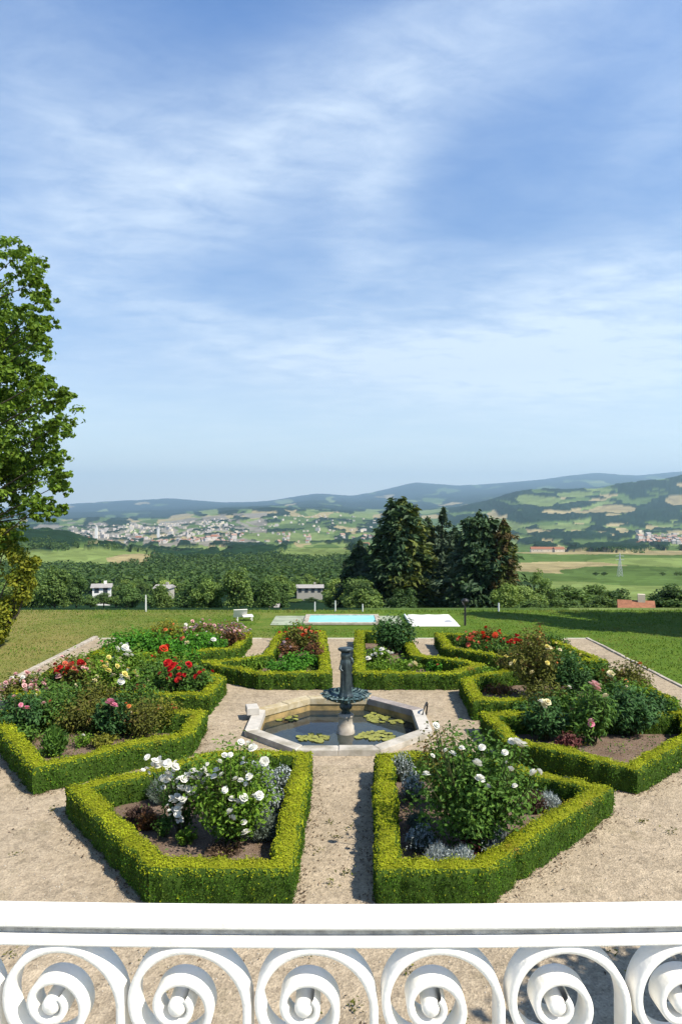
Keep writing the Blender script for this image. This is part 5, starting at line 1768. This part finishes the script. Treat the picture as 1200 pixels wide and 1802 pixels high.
# power pylon in the right-hand field
z = ground_z(1090, 420)
py = thing('power_pylon', 'pale lattice power pylon in the green field on the right', 'pylon', ((1090 - 600) / F * 420, 420, z))
H = 14
mb = MB()
for sx in (-1, 1):
    for sy in (-1, 1):
        mb.tube([(sx * 1.3, sy * 1.3, 0), (sx * .35, sy * .35, H * .7), (sx * .1, sy * .1, H)], .13, 5)
for k in range(7):
    u0, u1 = k / 7, (k + 1) / 7
    w0, w1 = 1.3 * (1 - u0 * .9), 1.3 * (1 - u1 * .9)
    for s_ in (-1, 1):
        mb.tube([(s_ * w0, -w0, H * u0), (-s_ * w1, -w1, H * u1)], .07, 4)
mb.obj('lattice', M['pylon_metal'], py)
mb = MB()
for zz in (H * .72, H * .88):
    mb.tube([(-2.6, 0, zz), (0, 0, zz + .35), (2.6, 0, zz)], .12, 5)
mb.obj('crossarm', M['pylon_metal'], py)

# far woods that read as one mass: leaf clumps over the forest slopes between 280 and 1500 m
gw = np.random.default_rng(15)
mb = MB()
I, J = np.nonzero((cls == FOREST) & (YT > 240) & (YT < 1500) & (PXW > -40) & (PXW < 1240))
wgt = 1.0 / np.maximum(1, YT[I, J]) ** 0
pick = gw.choice(len(I), 5600, replace=False)
for q in pick:
    x, y = XT[I[q], J[q]], YT[I[q], J[q]]
    z = ZT[I[q], J[q]] - canopy[I[q], J[q]]
    r = gw.uniform(1.8, 3.6) * (1 + y / 2500)
    h = gw.uniform(3.2, 6.0) * (1 + y / 2500)
    c_ = np.array([x + gw.normal() * 3, y + gw.normal() * 3, z + h * .55])
    crown(mb, [(c_, (r, r, h * .5))], 30, r * .5, gw, int(gw.random() < .35), .9, .6, .25)
tag(mb.obj('far_wood', [M['wood_leaf_dark'], M['wood_leaf_mid']]), kind='stuff')
# hedgerow bushes in the right-hand fields
for k, (px, row, Y) in enumerate([(1048, 1012, 430), (1062, 1012, 432), (1165, 1012, 430), (1196, 1011, 428), (1190, 1012, 432)]):
    o = place_tree(0, px, Y, .42, 'small dark bush alone in the green field on the right', 'field bushes on the right')
    o.scale = (.6, .6, .28)

# ---------------------------------------------------------------- grass blades and litter
gg = np.random.default_rng(33)
def grass_patch(n, fx):
    p = []
    X = gg.uniform(-24, 20, n)
    Y = gg.uniform(15, 31.4, n)
    keep = ((X < GX0 - .1) | (X > GX1 + .1) | (Y > GY1 + .15)) & (np.abs(X / Y) < .62)
    keep &= ~((X > -3.4) & (X < 5.0) & (Y > 26.4) & (Y < 30.4))
    return X[keep], Y[keep]
X, Y = grass_patch(90000, 0)
n = len(X)
b = np.c_[X, Y, np.full(n, .005)]
h = .02 + .03 * gg.random(n) + .03 * (fbm(X * .5, Y * .5, 3) > .55) * gg.random(n)
h += np.where(Y > 30.6, .07 * gg.random(n), 0)
t_ = b + np.c_[gg.normal(size=n) * .03, gg.normal(size=n) * .03, h]
mb = MB().blades(b, t_, .022, 0, .1, gg)
tag(mb.obj('grass', M['grass']), kind='stuff')
# weeds and clippings at the foot of the hedges and on the near gravel
C, Nn, S = [], [], []
for key in ('FL', 'FR', 'L', 'R'):
    P = np.array(BEDS[key][0])
    for k in range(len(P)):
        a, b_ = P[k], P[(k + 1) % len(P)]
        m_ = int(np.linalg.norm(b_ - a) * 70)
        t = gg.random(m_)[:, None]
        q = a * (1 - t) + b_ * t
        cen = P.mean(0)
        o_ = (q - cen) / np.linalg.norm(q - cen, axis=1)[:, None]
        q = q + o_ * (np.abs(gg.normal(size=m_)) * .13 * (.4 + 1.2 * fbm(q[:, 0] * 1.5, q[:, 1] * 1.5, 12)))[:, None]
        C.append(np.c_[q, .008 + .02 * gg.random(m_)])
cx_ = gg.uniform(-5, 5, 1500); cy_ = gg.uniform(5.2, 12, 1500)
kk = (fbm(cx_ * .9, cy_ * .9, 8) > .56) & (np.hypot(cx_ - FC[0], cy_ - FC[1]) > 2.2)
C.append(np.c_[cx_[kk], cy_[kk], .006 + .008 * gg.random(kk.sum())])
C = np.concatenate(C)
mb = MB().leaves(C, gg.normal(size=C.shape) * .35 + np.array([0, 0, 1]), .035, .5, 0, .1, g=gg)
tag(mb.obj('leaf_litter', M['dead_leaf']), kind='stuff')
wd_ = MB()
for k in range(120):
    q = np.array([gg.uniform(-5.2, 5.0), gg.uniform(5.2, 10.5)])
    if -4.2 < q[0] < 4.1 and q[1] > 7.7 and not (-.5 < q[0] < .4):
        continue
    n = gg.integers(8, 20)
    d = gg.normal(size=(n, 3)) * .045
    d[:, 2] = np.abs(d[:, 2]) * .7 + .01
    wd_.leaves(np.r_[[np.r_[q, 0]]] + d, gg.normal(size=(n, 3)) * .5 + np.array([0, 0, 1]), .04, .5, 0, .1, g=gg)
tag(wd_.obj('gravel_weeds', M['olive_leaf']), kind='stuff')
# loose stones on the gravel
st_ = MB()
oct_ = np.array([(1, 0, 0), (-1, 0, 0), (0, 1, 0), (0, -1, 0), (0, 0, 1), (0, 0, -1)], float)
of = np.array([(0, 2, 4), (2, 1, 4), (1, 3, 4), (3, 0, 4), (2, 0, 5), (1, 2, 5), (3, 1, 5), (0, 3, 5)])
n = 5000
X = gg.uniform(-7, 7, n); Y = 5.3 + 14 * gg.random(n) ** 1.8
kp = np.hypot(X - FC[0], Y - FC[1]) > 2.2
X, Y = X[kp], Y[kp]
n = len(X)
R = gg.uniform(.005, .013, n)
V = (oct_[None] * (R[:, None, None] * gg.uniform(.6, 1.3, (n, 6, 1))) + np.stack([X, Y, R * .3], 1)[:, None, :]).reshape(-1, 3)
st_.add(V, (of[None] + 6 * np.arange(n)[:, None, None]).reshape(-1, 3))
tag(st_.obj('loose_stones', M['limestone']), kind='stuff')

# ---------------------------------------------------------------- white balustrade in front
bal = thing('balustrade', 'white cast iron balustrade with a row of scrolls under its handrail', 'balustrade', (0, 1.1, 2.9))
OFF = np.array([0, 1.1, 2.9])
BOW = .030


def rail(name, sec, mat='white_paint', x0=-1.75, x1=1.75, n=90):
    """sweep a closed (y, z) section along x, bowed a little outwards"""
    xs = np.linspace(x0, x1, n)
    sec = np.array(sec, float)
    k = len(sec)
    V = np.array([[(x, y + BOW * x * x, z) for (y, z) in sec] for x in xs]).reshape(-1, 3) - OFF
    i, j = np.meshgrid(np.arange(n - 1), np.arange(k), indexing='ij')
    j2 = (j + 1) % k
    Fq = np.stack([i * k + j, i * k + j2, (i + 1) * k + j2, (i + 1) * k + j], -1).reshape(-1, 4)
    mb = MB().add(V, Fq)
    mb.F.append(np.array([list(range(k))[::-1]])); mb.M.append(np.zeros(1, np.int32)); mb.S.append(np.zeros(1, bool))
    mb.F.append(np.array([[(n - 1) * k + q for q in range(k)]])); mb.M.append(np.zeros(1, np.int32)); mb.S.append(np.zeros(1, bool))
    return mb.obj(name, M[mat], bal)


def rsec(y0, y1, z0, z1, b):
    return [(y0 + b, z0), (y1 - b, z0), (y1 - b * .3, z0 + b * .3), (y1, z0 + b), (y1, z1 - b), (y1 - b * .3, z1 - b * .3), (y1 - b, z1), (y0 + b, z1), (y0 + b * .3, z1 - b * .3), (y0, z1 - b), (y0, z0 + b), (y0 + b * .3, z0 + b * .3)]


rail('handrail', rsec(1.080, 1.131, 3.841, 3.857, .004))
rail('neck_bar', rsec(1.0885, 1.106, 3.8305, 3.8405, .001), 'groove_shade')  # its darker grey stands in for the shadow line below the handrail
rail('flat_bar', rsec(1.083, 1.108, 3.811, 3.830, .003))
rail('bottom_rail', rsec(1.083, 1.128, 3.00, 3.03, .003))
# one scroll: a ribbon of iron winding from the foot, over the arch, into its eye
MMP = 1.085 / F                                        # metres per photo pixel at the scroll plane
Rq = [(-1.0, 150), (-.5, 137), (0, 127), (.5, 113), (1, 101), (1.5, 88), (2, 78), (2.5, 72), (3, 67), (3.5, 62), (4, 57), (4.5, 50), (5, 44), (5.5, 40), (6, 36), (6.5, 32), (7, 29), (7.5, 26), (8, 23), (8.5, 20)]
uq = np.array([a for a, b in Rq]); rq = np.array([b for a, b in Rq])
u = np.linspace(0, 8.5, 150)
r = np.interp(u, uq, rq) * MMP
r = np.convolve(np.pad(r, 6, mode='edge'), np.ones(13) / 13, 'valid')
th = u * math.pi / 2
path = np.c_[np.cos(th) * r, np.sin(th) * r]
foot = np.array([[path[0, 0] + .010 * (1 - t_) ** 2, -.63 * (1 - t_) + path[0, 1] * t_] for t_ in np.linspace(0, .97, 14)])
path = np.concatenate([foot, path])
T = np.gradient(path, axis=0)
T /= np.linalg.norm(T, axis=1)[:, None]
Nr = np.c_[T[:, 1], -T[:, 0]]
thk = np.interp(np.arange(len(path)), [0, 14, 60, 150], [.0128, .0128, .0128, .0105])
dep, bv = .042, .0025
cols = []
for (o_, y_) in ((-.5, bv), (-.5, dep - bv), (-.5 + .15, dep), (.5 - .15, dep), (.5, dep - bv), (.5, bv), (.5 - .18, 0), (-.5 + .18, 0)):
    p2 = path + Nr * (thk * o_)[:, None]
    cols.append(np.c_[p2[:, 0], np.full(len(p2), y_), p2[:, 1]])
Vs = np.stack(cols, 1).reshape(-1, 3)
k = 8
i, j = np.meshgrid(np.arange(len(path) - 1), np.arange(k), indexing='ij')
Fq = np.stack([i * k + j, (i + 1) * k + j, (i + 1) * k + (j + 1) % k, i * k + (j + 1) % k], -1).reshape(-1, 4)
mb = MB().add(Vs, Fq, 0, True)
# the eye of the scroll: a round boss
a = np.linspace(0, 2 * math.pi, 28, endpoint=False)
er = 16 * MMP
prof = [(0, -.003), (er * .6, -.0022), (er * .9, .001), (er, .005), (er, dep - .002), (er * .9, dep), (0, dep)]
Ve = np.concatenate([np.c_[np.cos(a) * rr_, np.full(28, yy), np.sin(a) * rr_] for rr_, yy in prof])
i, j = np.meshgrid(np.arange(len(prof) - 1), np.arange(28), indexing='ij')
mb.add(Ve, np.stack([i * 28 + j, i * 28 + (j + 1) % 28, (i + 1) * 28 + (j + 1) % 28, (i + 1) * 28 + j], -1).reshape(-1, 4), 0, True)
sm = mb.mesh('scroll', M['white_paint'])
pitch = 224.5 * MMP
for q in range(-5, 10):
    x = (85 - 600) * MMP + q * pitch
    y0 = 1.085 + BOW * x * x
    o = link('scroll', sm, bal)
    o.location = Vector((x, y0, 3.8105 - 101.5 * MMP - .0060)) - Vector(OFF)
    o.rotation_euler = (0, 0, math.atan(2 * BOW * x))
for x in (-1.70, 1.70):
    MB().box((x, BOW * x * x + .002, .47), (.05, .05, .90), 0, 0, .004).obj('post', M['white_paint'], bal)
mb = MB()
mb.box((0, .35, 2.80), (4.2, 1.75, .19))
tag(mb.obj('balcony_floor', M['limestone']), kind='structure')

# ---------------------------------------------------------------- air
hzm, nt, out = newmat('haze_air')
pv = nt.nodes.new('ShaderNodeVolumePrincipled')
pv.inputs['Color'].default_value = (0.52, 0.77, 1.0, 1)
pv.inputs['Density'].default_value = 7.0e-5
pv.inputs['Anisotropy'].default_value = 0.2
nt.links.new(pv.outputs[0], out.inputs['Volume'])
zmin, zmax = float(ZT.min()) - 2.0, float(ZT.max()) + 20
zmin = min(zmin, -1.5)
mb = MB().box((0, 11500, (zmin + zmax) / 2), (40000, 24400, zmax - zmin))
tag(mb.obj('haze', hzm), kind='stuff')
